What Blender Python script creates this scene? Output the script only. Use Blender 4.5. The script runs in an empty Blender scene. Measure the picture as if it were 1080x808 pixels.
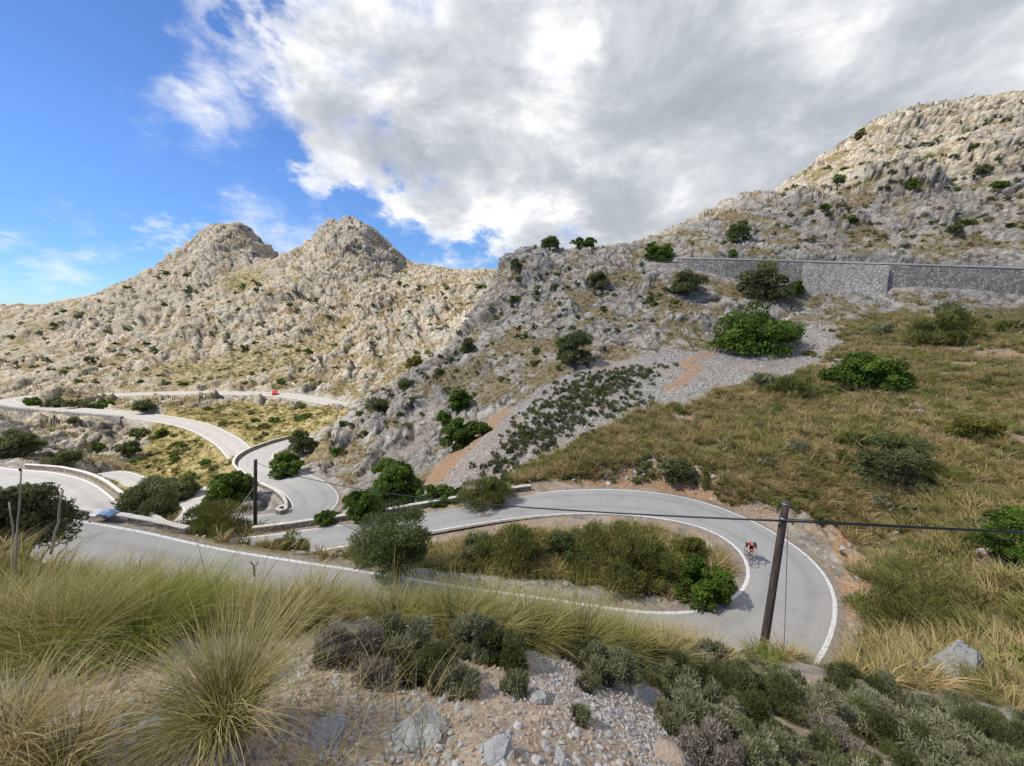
import bpy, math, random, time
import numpy as np
T0 = time.time()
R = math.radians
f32 = np.float32
rng = np.random.default_rng(7)
random.seed(7)
S = bpy.context.scene
C = S.collection

# ------------------------------------------------------------------ camera
PITCH = R(12.0)
FPX = 392.0
CP, SP = math.cos(PITCH), math.sin(PITCH)
cam_d = bpy.data.cameras.new('camera')
cam_d.sensor_width = 36.0
cam_d.lens = 36.0 * FPX / 1080.0
cam_d.clip_start = 0.05
cam_d.clip_end = 20000
cam = bpy.data.objects.new('camera', cam_d)
C.objects.link(cam)
cam.location = (0, 0, 0)
cam.rotation_euler = (R(90) - PITCH, 0, 0)
S.camera = cam

# ------------------------------------------------------------------ world, sun, exposure
SUN_EL, SUN_AZ = 50.0, -98.0        # azimuth from +Y towards +X (degrees)
world = bpy.data.worlds.new('World')
S.world = world
world.use_nodes = True
world.cycles.sampling_method = 'MANUAL'
world.cycles.sample_map_resolution = 512
sun_d = bpy.data.lights.new('sun', 'SUN')
sun_d.energy = 4.6
sun_d.angle = R(0.6)
sun_d.color = (1.0, 0.94, 0.84)
sun = bpy.data.objects.new('sun', sun_d)
C.objects.link(sun)
sun.rotation_euler = (R(90 - SUN_EL), 0, R(180 - SUN_AZ))
sun.location = (-300, 100, 500)
S.view_settings.view_transform = 'Standard'
S.view_settings.look = 'None'
S.view_settings.gamma = 1
S.view_settings.exposure = 0.42
S.view_settings.use_curve_mapping = False
S.cycles.max_bounces = 5
S.cycles.diffuse_bounces = 3
S.cycles.transparent_max_bounces = 8


class NT:
    """tiny node-tree writer"""
    def __init__(self, tree):
        self.t = tree
        tree.nodes.clear()

    def n(self, kind, ins=None, **props):
        nd = self.t.nodes.new(kind)
        for k, v in props.items():
            setattr(nd, k, v)
        for k, v in (ins or {}).items():
            self.put(nd.inputs[k], v)
        return nd

    def put(self, sock, v):
        if isinstance(v, bpy.types.NodeSocket):
            self.t.links.new(v, sock)
        elif isinstance(v, bpy.types.Node):
            self.t.links.new(v.outputs[0], sock)
        elif isinstance(v, (tuple, list)) and len(v) == 3 and sock.type == 'RGBA':
            sock.default_value = (*v, 1)
        else:
            sock.default_value = v

    def m(self, op, a, b=0.0, c=0.0, clamp=False):
        nd = self.n('ShaderNodeMath', {0: a, 1: b, 2: c}, operation=op)
        nd.use_clamp = clamp
        return nd.outputs[0]

    def vm(self, op, a, b=(0, 0, 0)):
        nd = self.n('ShaderNodeVectorMath', {0: a, 1: b}, operation=op)
        return nd.outputs['Value'] if op in ('DOT_PRODUCT', 'LENGTH', 'DISTANCE') else nd.outputs[0]

    def mix(self, f, a, b, mode='MIX'):
        nd = self.n('ShaderNodeMix', data_type='RGBA', blend_type=mode)
        self.put(nd.inputs['Factor'], f)
        self.put(nd.inputs['A'], a if not (isinstance(a, tuple) and len(a) == 3) else (*a, 1))
        self.put(nd.inputs['B'], b if not (isinstance(b, tuple) and len(b) == 3) else (*b, 1))
        return nd.outputs['Result']

    def sstep(self, v, lo, hi):
        nd = self.n('ShaderNodeMapRange', {'Value': v, 'From Min': lo, 'From Max': hi}, interpolation_type='SMOOTHSTEP')
        return nd.outputs[0]

    def noise(self, vec, scale, detail=5, rough=0.6, dist=0.0, dim='3D'):
        nd = self.n('ShaderNodeTexNoise', {'Scale': scale, 'Detail': detail, 'Roughness': rough, 'Distortion': dist}, noise_dimensions=dim)
        if vec is not None:
            self.put(nd.inputs['Vector'], vec)
        return nd.outputs['Fac']

    def voro(self, vec, scale, feature='F1', rand=1.0):
        nd = self.n('ShaderNodeTexVoronoi', {'Scale': scale, 'Randomness': rand}, feature=feature)
        if vec is not None:
            self.put(nd.inputs['Vector'], vec)
        return nd

    def ramp(self, fac, stops):
        nd = self.n('ShaderNodeValToRGB', {'Fac': fac})
        e = nd.color_ramp.elements
        while len(e) < len(stops):
            e.new(0.5)
        for el, (p, col) in zip(e, stops):
            el.position = p
            el.color = (*col, 1)
        return nd.outputs[0]

    def attr(self, name):
        return self.n('ShaderNodeAttribute', attribute_name=name)


def ray(px, py):
    u, v = (px - 540.0) / FPX, (404.0 - py) / FPX
    return np.array([u, CP + v * SP, -SP + v * CP])


def W(px, py, t=None, z=None):
    r = ray(px, py)
    if t is None:
        t = z / r[2]
    return r * t


def build_world():
    N = NT(world.node_tree)
    sky = N.n('ShaderNodeTexSky', sky_type='NISHITA', sun_disc=False)
    sky.sun_elevation = R(SUN_EL)
    sky.sun_rotation = R(SUN_AZ)
    sky.altitude = 2500
    sky.air_density = 1.0
    sky.dust_density = 0.0
    sky.ozone_density = 1.5
    d = N.vm('NORMALIZE', N.n('ShaderNodeTexCoord').outputs['Generated'])
    sep = N.n('ShaderNodeSeparateXYZ', {0: d})
    zz = N.m('ADD', N.m('MAXIMUM', sep.outputs[2], 0.0), 0.55)
    pl = N.vm('DIVIDE', d, N.n('ShaderNodeCombineXYZ', {0: zz, 1: zz, 2: zz}))
    pl = N.vm('MULTIPLY', pl, (1.0, 0.8, 1.6))

    wn = N.n('ShaderNodeTexNoise', {'Vector': pl, 'Scale': 4.5, 'Detail': 5, 'Roughness': 0.65}).outputs['Color']
    dw = N.vm('ADD', d, N.vm('MULTIPLY', N.vm('SUBTRACT', wn, (0.5, 0.5, 0.5)), (0.42, 0.42, 0.42)))

    def blob(px, py, rad, amp, soft=0.15):
        c = ray(px, py)
        c = c / np.linalg.norm(c)
        dist = N.vm('DISTANCE', dw, tuple(c))
        return N.m('MULTIPLY', N.sstep(dist, rad, rad * soft), amp)
    cov = N.m('ADD', 0.0, 0.0)
    blobs = [(830, -80, .95, .16, .3), (640, 100, .52, .16, .2), (800, 170, .60, .14, .2), (1080, 60, .8, .16, .3), (440, 80, .26, .17, .1), (320, 60, .18, .17, .1),
             (640, 235, .24, .10), (215, 25, .13, .15, .1), (470, 170, .26, .13), (355, 180, .13, .18), (390, 130, .2, .08), (330, 120, .12, .05, .1), (150, 240, .10, .16, .1), (160, 238, .06, .10, .1), (40, 272, .10, .12, .1), (230, 120, .14, .10, .1), (350, 215, .12, .10, .1), (250, 215, .10, .10, .1), (520, 240, .12, .12, .1), (440, 235, .10, .16, .1), (400, 200, .10, .12, .1), (60, 280, .12, .06, .1),
             (850, -400, 1.2, .2), (470, 245, .14, .06),
             (607, 10, .16, -.24, .05), (280, 120, .12, -.14, .1), (270, 15, .07, -.26, .1), (605, 222, .10, -.18, .1), (430, 265, .12, -.12), (510, 262, .08, -.2), (80, 130, .40, -.11), (400, 225, .07, -.10)]
    for b in blobs:
        cov = N.m('ADD', cov, blob(*b))
    n1 = N.noise(pl, 2.6, 5, 0.58, 0.2)
    dd = N.vm('MULTIPLY', d, (1.35, 1.35, 2.3))
    n2 = N.noise(N.vm('ADD', dd, (7.3, 2.1, 0)), 5.0, 5, 0.65, 0.3)
    dens = N.m('ADD', N.m('MULTIPLY', n1, 0.85), N.m('MULTIPLY', n2, 0.45))
    dens = N.m('ADD', dens, cov)
    alpha = N.sstep(dens, 0.60, 1.02)
    thick = N.sstep(dens, 0.82, 1.24)
    n3 = N.noise(N.vm('ADD', dd, (1.3, 9.1, 4)), 2.4, 5, 0.6, 0.3)
    lit = N.m('SUBTRACT', 1.0, N.m('MULTIPLY', thick, 0.50))
    lit = N.m('ADD', lit, N.m('MULTIPLY', N.m('SUBTRACT', n3, 0.5), 2.5))
    lit = N.m('ADD', lit, N.m('MULTIPLY', N.m('SUBTRACT', n2, 0.5), 0.5))
    ccol = N.ramp(lit, [(0.05, (3.5, 3.8, 4.3)), (0.42, (4.3, 4.6, 5.05)), (0.72, (6.0, 6.2, 6.5)), (1.0, (9.0, 9.0, 9.0))])
    # sky a touch bluer and brighter, as the real one above the sea
    tint = N.mix(N.sstep(sep.outputs[2], 0.32, -0.02), (0.82, 1.10, 1.50), (0.50, 0.74, 1.02))
    skyc = N.mix(1.0, sky.outputs[0], tint, 'MULTIPLY')
    col = N.mix(alpha, skyc, ccol)
    bg = N.n('ShaderNodeBackground', {'Color': col, 'Strength': 0.092})
    out = N.n('ShaderNodeOutputWorld', {'Surface': bg.outputs[0]})


build_world()

# ------------------------------------------------------------------ numpy noise
def _hash(ix, iy, iz, seed):
    h = (ix.astype(np.uint32) * np.uint32(374761393)) ^ (iy.astype(np.uint32) * np.uint32(668265263)) ^ (iz.astype(np.uint32) * np.uint32(2246822519)) ^ np.uint32((seed * 3266489917) & 0xffffffff)
    h ^= h >> np.uint32(15)
    h *= np.uint32(2246822519)
    h ^= h >> np.uint32(13)
    h *= np.uint32(3266489917)
    h ^= h >> np.uint32(16)
    return (h >> np.uint32(8)).astype(f32) * f32(1.0 / 16777216.0)


def vnoise(P, seed=0):
    """3-D value noise, P (n,3) -> (n,) in -1..1"""
    I = np.floor(P).astype(np.int64)
    F = (P - I).astype(f32)
    F = F * F * F * (F * (F * 6 - 15) + 10)
    ix, iy, iz = I[:, 0], I[:, 1], I[:, 2]
    out = 0
    for dx in (0, 1):
        wx = F[:, 0] if dx else 1 - F[:, 0]
        for dy in (0, 1):
            wy = F[:, 1] if dy else 1 - F[:, 1]
            for dz in (0, 1):
                wz = F[:, 2] if dz else 1 - F[:, 2]
                out = out + _hash(ix + dx, iy + dy, iz + dz, seed) * (wx * wy * wz)
    return out * 2 - 1


ROT = np.array([[0.80, 0.60, 0.0], [-0.48, 0.64, 0.60], [0.36, -0.48, 0.80]], dtype=f32)


def fbm(P, octaves=4, gain=0.5, seed=0, ridged=False):
    a, s, tot = 1.0, 0, 0
    Q = P
    for o in range(octaves):
        v = vnoise(Q, seed + o * 17)
        if ridged:
            v = 1 - np.abs(v) * 2
        s = s + a * v
        tot += a
        a *= gain
        Q = (Q @ ROT.T) * 2.03 + 5.7
    return s / tot


def worley(P, seed=0):
    """F1, F2, random value of nearest cell (8-cell search)"""
    B = np.floor(P - 0.5).astype(np.int64)
    n = len(P)
    f1 = np.full(n, 9.0, f32)
    f2 = np.full(n, 9.0, f32)
    rid = np.zeros(n, f32)
    gx = np.zeros(n, f32)
    for dx in (0, 1):
        for dy in (0, 1):
            for dz in (0, 1):
                ix, iy, iz = B[:, 0] + dx, B[:, 1] + dy, B[:, 2] + dz
                h = _hash(ix, iy, iz, seed)
                h2 = (h * 1013.0) % 1.0
                h3 = (h * 7919.0) % 1.0
                jx = ix + 0.15 + 0.7 * h - P[:, 0]
                jy = iy + 0.15 + 0.7 * h2 - P[:, 1]
                jz = iz + 0.15 + 0.7 * h3 - P[:, 2]
                d = np.sqrt(jx * jx + jy * jy + jz * jz).astype(f32)
                near = d < f1
                f2 = np.where(near, f1, np.minimum(f2, d))
                rid = np.where(near, (h * 331.0) % 1.0, rid).astype(f32)
                tilt = jx * (((h * 57.0) % 1.0) - 0.5) + jy * (((h * 91.0) % 1.0) - 0.5) + jz * (((h * 173.0) % 1.0) - 0.5)
                gx = np.where(near, tilt, gx).astype(f32)
                f1 = np.where(near, d, f1)
    return f1, f2, rid, gx


def smooth(x, lo, hi):
    t = np.clip((x - lo) / (hi - lo), 0, 1)
    return t * t * (3 - 2 * t)


# ------------------------------------------------------------------ mesh helpers
def mesh_np(name, V, F, mats, smooth_shade=False, fattr=None, vattr=None, mat_index=None):
    """V (n,3); F (m,k) array or a list of such arrays; returns a Mesh"""
    V = np.asarray(V, dtype=f32)
    Fs = F if isinstance(F, list) else [F]
    Fs = [np.asarray(x, dtype=np.int32) for x in Fs if len(x)]
    me = bpy.data.meshes.new(name)
    me.vertices.add(len(V))
    me.vertices.foreach_set('co', V.ravel())
    nl = sum(x.size for x in Fs)
    nf = sum(len(x) for x in Fs)
    me.loops.add(nl)
    me.polygons.add(nf)
    me.loops.foreach_set('vertex_index', np.concatenate([x.ravel() for x in Fs]))
    tot = np.concatenate([np.full(len(x), x.shape[1], np.int32) for x in Fs])
    start = np.concatenate([[0], np.cumsum(tot)[:-1]]).astype(np.int32)
    me.polygons.foreach_set('loop_start', start)
    me.polygons.foreach_set('use_smooth', np.full(nf, smooth_shade, dtype=bool))
    for m in (mats if isinstance(mats, (list, tuple)) else [mats]):
        me.materials.append(m)
    if mat_index is not None:
        me.polygons.foreach_set('material_index', np.asarray(mat_index, np.int32))
    for dom, dd in (('FACE', fattr or {}), ('POINT', vattr or {})):
        for k, arr in dd.items():
            arr = np.asarray(arr, f32)
            if arr.ndim == 1:
                a = me.attributes.new(k, 'FLOAT', dom)
                a.data.foreach_set('value', arr)
            else:
                a = me.attributes.new(k, 'FLOAT_COLOR', dom)
                a.data.foreach_set('color', np.hstack([arr, np.ones((len(arr), 4 - arr.shape[1]), f32)]).ravel())
    me.update(calc_edges=True)
    return me


def link(name, me, parent=None, loc=None, label=None, cat=None, group=None, kind=None):
    o = bpy.data.objects.new(name, me)
    C.objects.link(o)
    if parent is not None:
        o.parent = parent
    if loc is not None:
        o.location = tuple(float(x) for x in loc)
    return tag(o, label, cat, group, kind)


def tag(o, label=None, cat=None, group=None, kind=None):
    for k, v in (('label', label), ('category', cat), ('group', group), ('kind', kind)):
        if v:
            o[k] = v
    return o


def new_mat(name):
    m = bpy.data.materials.new(name)
    m.use_nodes = True
    return m, NT(m.node_tree)


def finish(N, col, rough=0.9, bump=None, bstr=0.5, bdist=0.05, spec=0.2, trans=None, metal=0.0):
    ins = {'Base Color': col, 'Roughness': rough, 'Specular IOR Level': spec, 'Metallic': metal}
    p = N.n('ShaderNodeBsdfPrincipled', ins)
    if bump is not None:
        b = N.n('ShaderNodeBump', {'Height': bump, 'Strength': bstr, 'Distance': bdist})
        N.put(p.inputs['Normal'], b.outputs[0])
    sh = p.outputs[0]
    if trans:
        tr = N.n('ShaderNodeBsdfTranslucent', {'Color': col})
        sh = N.n('ShaderNodeMixShader', {0: trans, 1: sh, 2: tr.outputs[0]}).outputs[0]
    N.n('ShaderNodeOutputMaterial', {'Surface': sh})


# ------------------------------------------------------------------ added cloudlike bank, out of view, outlined so that it shades the near slopes and leaves the far peaks in the sun
def build_shade_cloud():
    H = 420.0
    az, e_ = R(SUN_AZ), R(SUN_EL)
    off = np.array([math.sin(az), math.cos(az)]) * H / math.tan(e_)
    shade = np.array([(-75, -80), (-62, 40), (-46, 62), (-50, 84), (-28, 110), (12, 126), (60, 132), (120, 150), (330, 150), (330, -120), (60, -140)], float)
    n = 110
    lo, hi = shade.min(0) - 25, shade.max(0) + 25
    gx_, gy_ = np.meshgrid(np.linspace(lo[0], hi[0], n), np.linspace(lo[1], hi[1], n), indexing='ij')
    q = np.stack([gx_.ravel(), gy_.ravel()], 1)
    wq = q + np.stack([fbm(np.column_stack([q / 40, np.full(len(q), k * 9.0)]), 4, 0.6, 80 + k) for k in (0, 1)], 1) * 16
    ins = np.zeros(len(q), bool)
    dist = np.full(len(q), 1e9)
    for i in range(len(shade)):
        a, b = shade[i], shade[(i + 1) % len(shade)]
        cnd = (a[1] > wq[:, 1]) != (b[1] > wq[:, 1])
        ins ^= cnd & (wq[:, 0] < (b[0] - a[0]) * (wq[:, 1] - a[1]) / (b[1] - a[1] + 1e-12) + a[0])
        ab = b - a
        tt = np.clip(((wq - a) @ ab) / (ab @ ab), 0, 1)
        dist = np.minimum(dist, np.linalg.norm(wq - (a + tt[:, None] * ab), axis=1))
    sd = np.where(ins, dist, -dist)
    dens = smooth(sd, -12, 14)
    th_ = 2.0 + 26 * smooth(sd, -10, 60) * (1 + 0.5 * fbm(np.column_stack([q / 30, q[:, :1] * 0]), 4, 0.6, 90))
    X_, Y_ = q[:, 0] + off[0], q[:, 1] + off[1]
    top_ = np.column_stack([X_, Y_, H + th_])
    bot_ = np.column_stack([X_, Y_, H - th_ * 0.3])
    i, j = np.meshgrid(np.arange(n - 1), np.arange(n - 1), indexing='ij')
    v = (i * n + j).ravel()
    F_ = np.stack([v, v + n, v + n + 1, v + 1], 1)
    rim = np.concatenate([np.arange(n) * n, (n - 1) * n + np.arange(n), (np.arange(n) * n + n - 1)[::-1], np.arange(n)[::-1]])
    Fr = np.stack([rim[:-1], rim[1:], rim[1:] + n * n, rim[:-1] + n * n], 1)
    m, N = new_mat('shade_cloud_vapour')
    d_ = N.attr('vapour').outputs['Fac']
    pos = N.n('ShaderNodeNewGeometry').outputs['Position']
    d_ = N.m('MULTIPLY', d_, N.m('ADD', 0.80, N.m('MULTIPLY', N.noise(pos, 0.03, 3, 0.6), 0.4)))
    tr = N.n('ShaderNodeBsdfTransparent')
    df = N.n('ShaderNodeBsdfTranslucent', {'Color': (0.9, 0.9, 0.9, 1)})
    mx = N.n('ShaderNodeMixShader', {0: N.m('MULTIPLY', d_, SHADE_CLOUD_OPACITY, clamp=True), 1: tr.outputs[0], 2: df.outputs[0]})
    N.n('ShaderNodeOutputMaterial', {'Surface': mx.outputs[0]})
    me = mesh_np('shade_cloud', np.vstack([top_, bot_]), [F_, F_[:, ::-1] + n * n, Fr], m, True, vattr={'vapour': np.concatenate([dens, dens])})
    link('shade_cloud', me, label='cloudlike bank added out of view to shade the near valley', kind='structure')


SHADE_CLOUD_OPACITY = 0.27
build_shade_cloud()

# ------------------------------------------------------------------ roads: cross-sections as (left edge, right edge) in the world
def offset(A, d):
    """shift polyline A sideways in plan (d > 0: to the right of travel)"""
    A = np.asarray(A, float)
    T = np.gradient(A, axis=0)
    T[:, 2] = 0
    T /= np.linalg.norm(T, axis=1)[:, None]
    Nn = np.stack([T[:, 1], -T[:, 0], np.zeros(len(A))], 1)
    return A + Nn * d


def catmull(P, step):
    P = np.asarray(P, float)
    P = np.vstack([2 * P[0] - P[1], P, 2 * P[-1] - P[-2]])
    out = []
    for i in range(1, len(P) - 2):
        p0, p1, p2, p3 = P[i - 1:i + 3]
        n = max(2, int(np.linalg.norm((p2 - p1)[:3]) / step))
        for k in range(n):
            t = k / n
            out.append(0.5 * ((2 * p1) + (-p0 + p2) * t + (2 * p0 - 5 * p1 + 4 * p2 - p3) * t * t + (-p0 + 3 * p1 - 3 * p2 + p3) * t ** 3))
    out.append(P[-2])
    return np.array(out)


# near road: pairs (inner, outer), listed from the lower left round the hairpin and back to the left
_in = [np.array([-60, 28, -12.0]), np.array([-44, 25.5, -13.0]), W(70, 546, z=-14.0), W(150, 559, z=-14.6), W(230, 578, z=-15.3), W(375, 600, z=-16.0), W(480, 617, z=-16.5),
       W(590, 632, z=-16.9), W(660, 643, z=-17.0), W(720, 648.5, z=-17.0)]
_in = np.array(_in)
_out = offset(_in, 5.6)
pairs = [(a, b) for a, b in zip(_in, _out)]
pairs[-1] = (pairs[-1][0], np.array([9.6, 11.9, -17.0]))
Z = -17.0
pairs += [(W(765, 640, z=Z), np.array([14.0, 13.4, Z])), (W(783, 628, z=Z), W(869, 680, z=Z)), (W(794, 608, z=Z), W(897, 645, z=Z)),
          (W(788, 586, z=Z), W(884, 608, z=Z)), (W(772, 568, z=Z), W(852, 576, z=Z)), (W(745, 555.5, z=Z), W(802, 551, z=Z)),
          (W(700, 547, z=Z), W(745, 528, z=Z)), (W(635, 541, z=Z), W(680, 517.5, z=Z)), (W(565, 544, z=Z), W(620, 515.5, z=Z)),
          (W(505, 552, z=-17.1), W(560, 520, z=-17.1)), (W(460, 560, z=-17.4), W(500, 530, z=-17.4)), (W(385, 573, z=-17.9), W(440, 541, z=-17.8)),
          (W(325, 583, z=-18.5), W(365, 553, z=-18.5)), (W(285, 590, z=-19.1), W(300, 561.5, z=-19.1))]
_far = np.array([W(262, 566, z=-19.6), W(190, 568, z=-20.5), W(145, 546, z=-21.5), W(118, 524, z=-22.0), W(95, 508, z=-22.5), W(60, 498.5, z=-23.0), W(22, 495.5, z=-23.5), np.array([-92, 54, -24.0]), np.array([-120, 50, -25.0])])
_near = offset(_far, -5.4)
pairs += [(a, b) for a, b in zip(_near, _far)]
PA = catmull(np.array([np.concatenate([a, b]) for a, b in pairs]), 0.35)
for _k in range(3):
    _pp = np.vstack([np.repeat(PA[:1], 5, 0), PA, np.repeat(PA[-1:], 5, 0)])
    PA = sum(_pp[i:i + len(PA)] for i in range(11)) / 11.0


def centre_road(pts, width, step=0.5):
    c = catmull(np.array(pts), step)
    return np.hstack([offset(c, -width / 2), offset(c, width / 2)])


PS = centre_road([W(355, 447, z=-33.5), W(335, 456, z=-32.5), W(318, 463, z=-31.5), W(295, 470, z=-30.5), W(276, 478, z=-29.5), W(270, 487, z=-28.7), W(286, 498, z=-27.5), W(318, 512, z=-26.2),
                  W(333, 528, z=-25.3), W(320, 542, z=-24.9), W(285, 554, z=-24.9), [-37, 39, -25.6], W(215, 527, z=-29.5), W(140, 511, z=-33), W(108, 503, z=-35), [-95, 70, -37]], 5.4)
PC = centre_road([W(290, 505, z=-36.5), W(262, 492, z=-37.2), W(253, 478, z=-37.6), W(236, 463, z=-37.8), W(206, 449, z=-38), W(160, 440, z=-38), W(100, 434.5, z=-38), W(50, 430.5, z=-38), W(18, 427.5, z=-38),
                  W(3, 423.5, z=-38), W(22, 419.5, z=-38), W(60, 417, z=-38), W(130, 416, z=-38), W(200, 414.5, z=-37.8), W(290, 416, z=-37), W(352, 425, z=-36.5), W(385, 436, z=-36.5), W(420, 452, z=-37)], 5.8, 1.0)
WALLTOP = [W(690, 272.3, t=98), W(715, 272.6, t=95), W(760, 273.6, t=91), W(830, 275.5, t=87), W(900, 277.7, t=83.5), W(960, 279.5, t=80), W(1080, 283.5, t=75), W(1160, 286.5, t=72), [150, 68, 5.0]]
_wt = catmull(np.array(WALLTOP), 1.0)
PD = np.hstack([offset(_wt, -6.0), offset(_wt, -0.45)])
PD[:, [2, 5]] -= 0.75


# ------------------------------------------------------------------ base terrain: scattered heights interpolated in (azimuth, log distance)
ctl = []
def c(px, py, t): ctl.append(W(px, py, t=t))
def w(x, y, z): ctl.append(np.array([x, y, z], float))
# under and behind the camera
w(0, 0.6, -1.78); w(0, -3, -1.5); w(-3, -2, -1.4); w(3, -2, -2.0); w(-0.9, 0.4, -1.68); w(1.0, 0.4, -1.95); w(-8, -8, -1); w(8, -8, -3.5); w(0, -25, 2); w(-25, -20, 0); w(25, -20, -4); w(-40, 0, -4); w(45, -5, -8); w(0, -80, 15); w(-100, -40, 5); w(100, -40, 15); w(0, -400, 60); w(-400, -100, -20); w(400, -100, 90); w(0, 1.5, -2.2)
c(540, 808, 1.65); c(0, 808, 1.42); c(240, 785, 1.66); c(100, 720, 2.2); c(0, 680, 2.7); c(0, 625, 4.6); c(200, 625, 4.8); c(300, 640, 4.6); c(420, 645, 5.0); c(430, 700, 2.9); c(440, 765, 2.05)
c(560, 690, 3.5); c(560, 668, 5.6); c(620, 745, 2.7); c(700, 680, 7.2); c(700, 790, 2.6); c(720, 720, 4.6); c(803, 700, 9.5); c(800, 760, 4.4); c(900, 706, 10.5); c(940, 790, 4.7); c(1080, 808, 5.2); c(980, 740, 8.0); c(1080, 760, 7.6)
c(1012, 712, 11.0); c(1080, 700, 12.4); c(900, 760, 6.0)
c(-120, 800, 1.7); c(-150, 650, 4.0); c(1250, 800, 6.5); c(1300, 700, 14)
# left brow, spur with junipers
c(40, 592, 9.0); c(-60, 575, 9.5); c(110, 615, 6.5); c(-40, 525, 38); c(0, 512, 49); c(-60, 500, 62); c(0, 470, 85); c(0, 450, 112); c(-100, 450, 110); c(0, 434, 140); c(-60, 432, 140); c(-150, 560, 14)
# slope falling to the near road
w(-24, 13.5, -15.0); w(-9.7, 12.3, -16.3); w(2.4, 11.2, -17.0); w(9, 10.6, -16.6); w(-30, 12, -13.8); w(-16, 9.5, -12.5); w(-6, 8.6, -11.6); w(1.5, 8.0, -11.5); w(6.5, 8.8, -12.2); w(12.3, 11.3, -14.9); w(-45, 17, -13)
# right hand side of the hairpin
c(915, 700, 15.5); c(935, 682, 17.0); c(960, 655, 18.8); c(1080, 620, 17); c(965, 615, 21.5); c(930, 600, 24); c(1080, 560, 21); c(900, 565, 27.5); c(1000, 560, 24.5); c(880, 545, 29); c(1080, 480, 29); c(950, 500, 30); c(850, 520, 30.5); c(785, 505, 32.5); c(820, 480, 34)
c(1080, 400, 42); c(960, 420, 43); c(800, 450, 40); c(800, 400, 51); c(950, 370, 58); c(870, 420, 45); c(1080, 345, 58); c(745, 480, 36.5); c(700, 497, 35.8); c(700, 400, 55); c(720, 440, 45); c(640, 487, 37.6); c(640, 440, 46); c(590, 497, 38); c(560, 480, 43); c(560, 500, 38.5)
c(1080, 318, 74.6); c(1010, 320, 76); c(940, 330, 78); c(900, 328, 80); c(860, 318, 84); c(880, 340, 73); c(850, 350, 70); c(800, 352, 74); c(700, 370, 68); c(760, 365, 70); c(1200, 330, 70); c(1250, 450, 34); c(1250, 600, 20); c(1400, 400, 45)
c(830, 305, 86.5); c(780, 295, 90); c(740, 285, 93); c(780, 330, 80); c(740, 330, 81)
# scree fan and the cut above the far stretch
c(480, 522, 36.5); c(520, 500, 40); c(530, 450, 50); c(455, 515, 41); c(480, 485, 47); c(600, 400, 60); c(600, 430, 50); c(540, 420, 60)
c(650, 385, 68)
# central rock massif
c(600, 300, 95); c(550, 263, 110); c(533, 275, 110); c(575, 262, 111); c(640, 345, 79); c(560, 330, 92); c(570, 390, 70); c(500, 400, 78); c(520, 340, 97); c(450, 420, 80); c(445, 385, 92); c(400, 460, 70); c(405, 408, 92); c(375, 425, 90); c(350, 500, 60.5); c(330, 470, 74); c(325, 450, 86); c(300, 490, 66)
c(430, 500, 52); c(400, 522, 47); c(440, 470, 60); c(365, 532, 47); c(430, 532, 42); c(370, 550, 39); c(620, 262, 113); c(660, 262, 114); c(700, 256, 115); c(680, 300, 92); c(730, 262, 106)
c(500, 460, 56)
w(0, 160, 2); w(20, 165, 8); w(-20, 150, -14); w(-40, 130, -27); w(-60, 122, -34)
# mountain above the retaining wall
c(790, 205, 140); c(745, 232, 128); c(900, 150, 165); c(925, 128, 172); c(950, 117, 176); c(1000, 107, 182); c(1080, 97, 190); c(1000, 200, 124); c(1080, 180, 126); c(900, 230, 112); c(800, 250, 107); c(1000, 140, 152); c(900, 190, 140); c(840, 220, 128); c(1080, 240, 98); c(1000, 250, 97); c(900, 262, 99); c(1080, 130, 155); c(1200, 90, 190); c(1350, 120, 150); c(1250, 230, 90); c(1080, 268, 85); c(960, 268, 90)
w(90, 200, 25); w(160, 250, 48); w(260, 260, 95); w(60, 220, 10); w(100, 330, 20); w(220, 420, 60); w(450, 500, 60)
# island inside the hairpin
c(640, 590, 26.0); c(720, 600, 24.2); c(560, 590, 26); c(450, 590, 25.8); c(680, 625, 22.8); c(560, 615, 23.6); c(745, 600, 24.4)
# land between near stretch, lower road, valley
c(260, 562, 36); c(215, 560, 39); c(160, 545, 44); c(200, 500, 88); c(240, 525, 58); c(225, 545, 46); c(290, 530, 51); c(160, 480, 103); c(250, 440, 135); c(300, 440, 132); c(200, 460, 112); c(340, 440, 120); c(300, 475, 84); c(190, 520, 68); c(310, 520, 53)
c(130, 500, 92); c(80, 495, 110); c(100, 470, 120); c(80, 448, 133); c(30, 445, 138); c(140, 455, 124); c(100, 427, 147); c(40, 424, 150); c(150, 425, 147); c(40, 475, 68); c(75, 483, 66); c(15, 455, 75); c(110, 500, 64); c(30, 472, 72)
# far mountains
c(0, 323, 400); c(50, 322, 410); c(90, 316, 390); c(-150, 322, 420); c(0, 380, 240); c(200, 385, 205); c(300, 350, 232); c(230, 300, 300); c(130, 350, 285); c(60, 350, 310); c(430, 292, 300); c(445, 284, 305); c(460, 283, 300); c(485, 284, 285); c(520, 284, 270); c(440, 350, 200); c(480, 330, 210); c(400, 390, 168); c(300, 390, 190); c(350, 400, 172); c(100, 400, 190); c(0, 405, 185); c(370, 340, 235)
for px_, py_ in ((160, 283), (170, 277), (180, 270), (190, 262), (200, 253), (211, 243), (222, 238), (232, 236.5), (243, 237), (252, 240.5), (262, 249), (273, 261), (283, 273)): c(px_, py_, 350)
for px_, py_ in ((318, 263), (328, 256), (333, 246), (340, 238.5), (350, 234), (360, 232), (370, 232), (380, 234), (389, 238), (397, 250), (405, 257), (414, 265), (424, 275), (434, 281)): c(px_, py_, 322)
for px_, py_ in ((213, 252), (232, 247), (252, 252), (268, 262)): c(px_, py_, 341)
for px_, py_ in ((340, 248), (352, 243), (365, 241), (378, 243), (392, 252)): c(px_, py_, 314)
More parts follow.
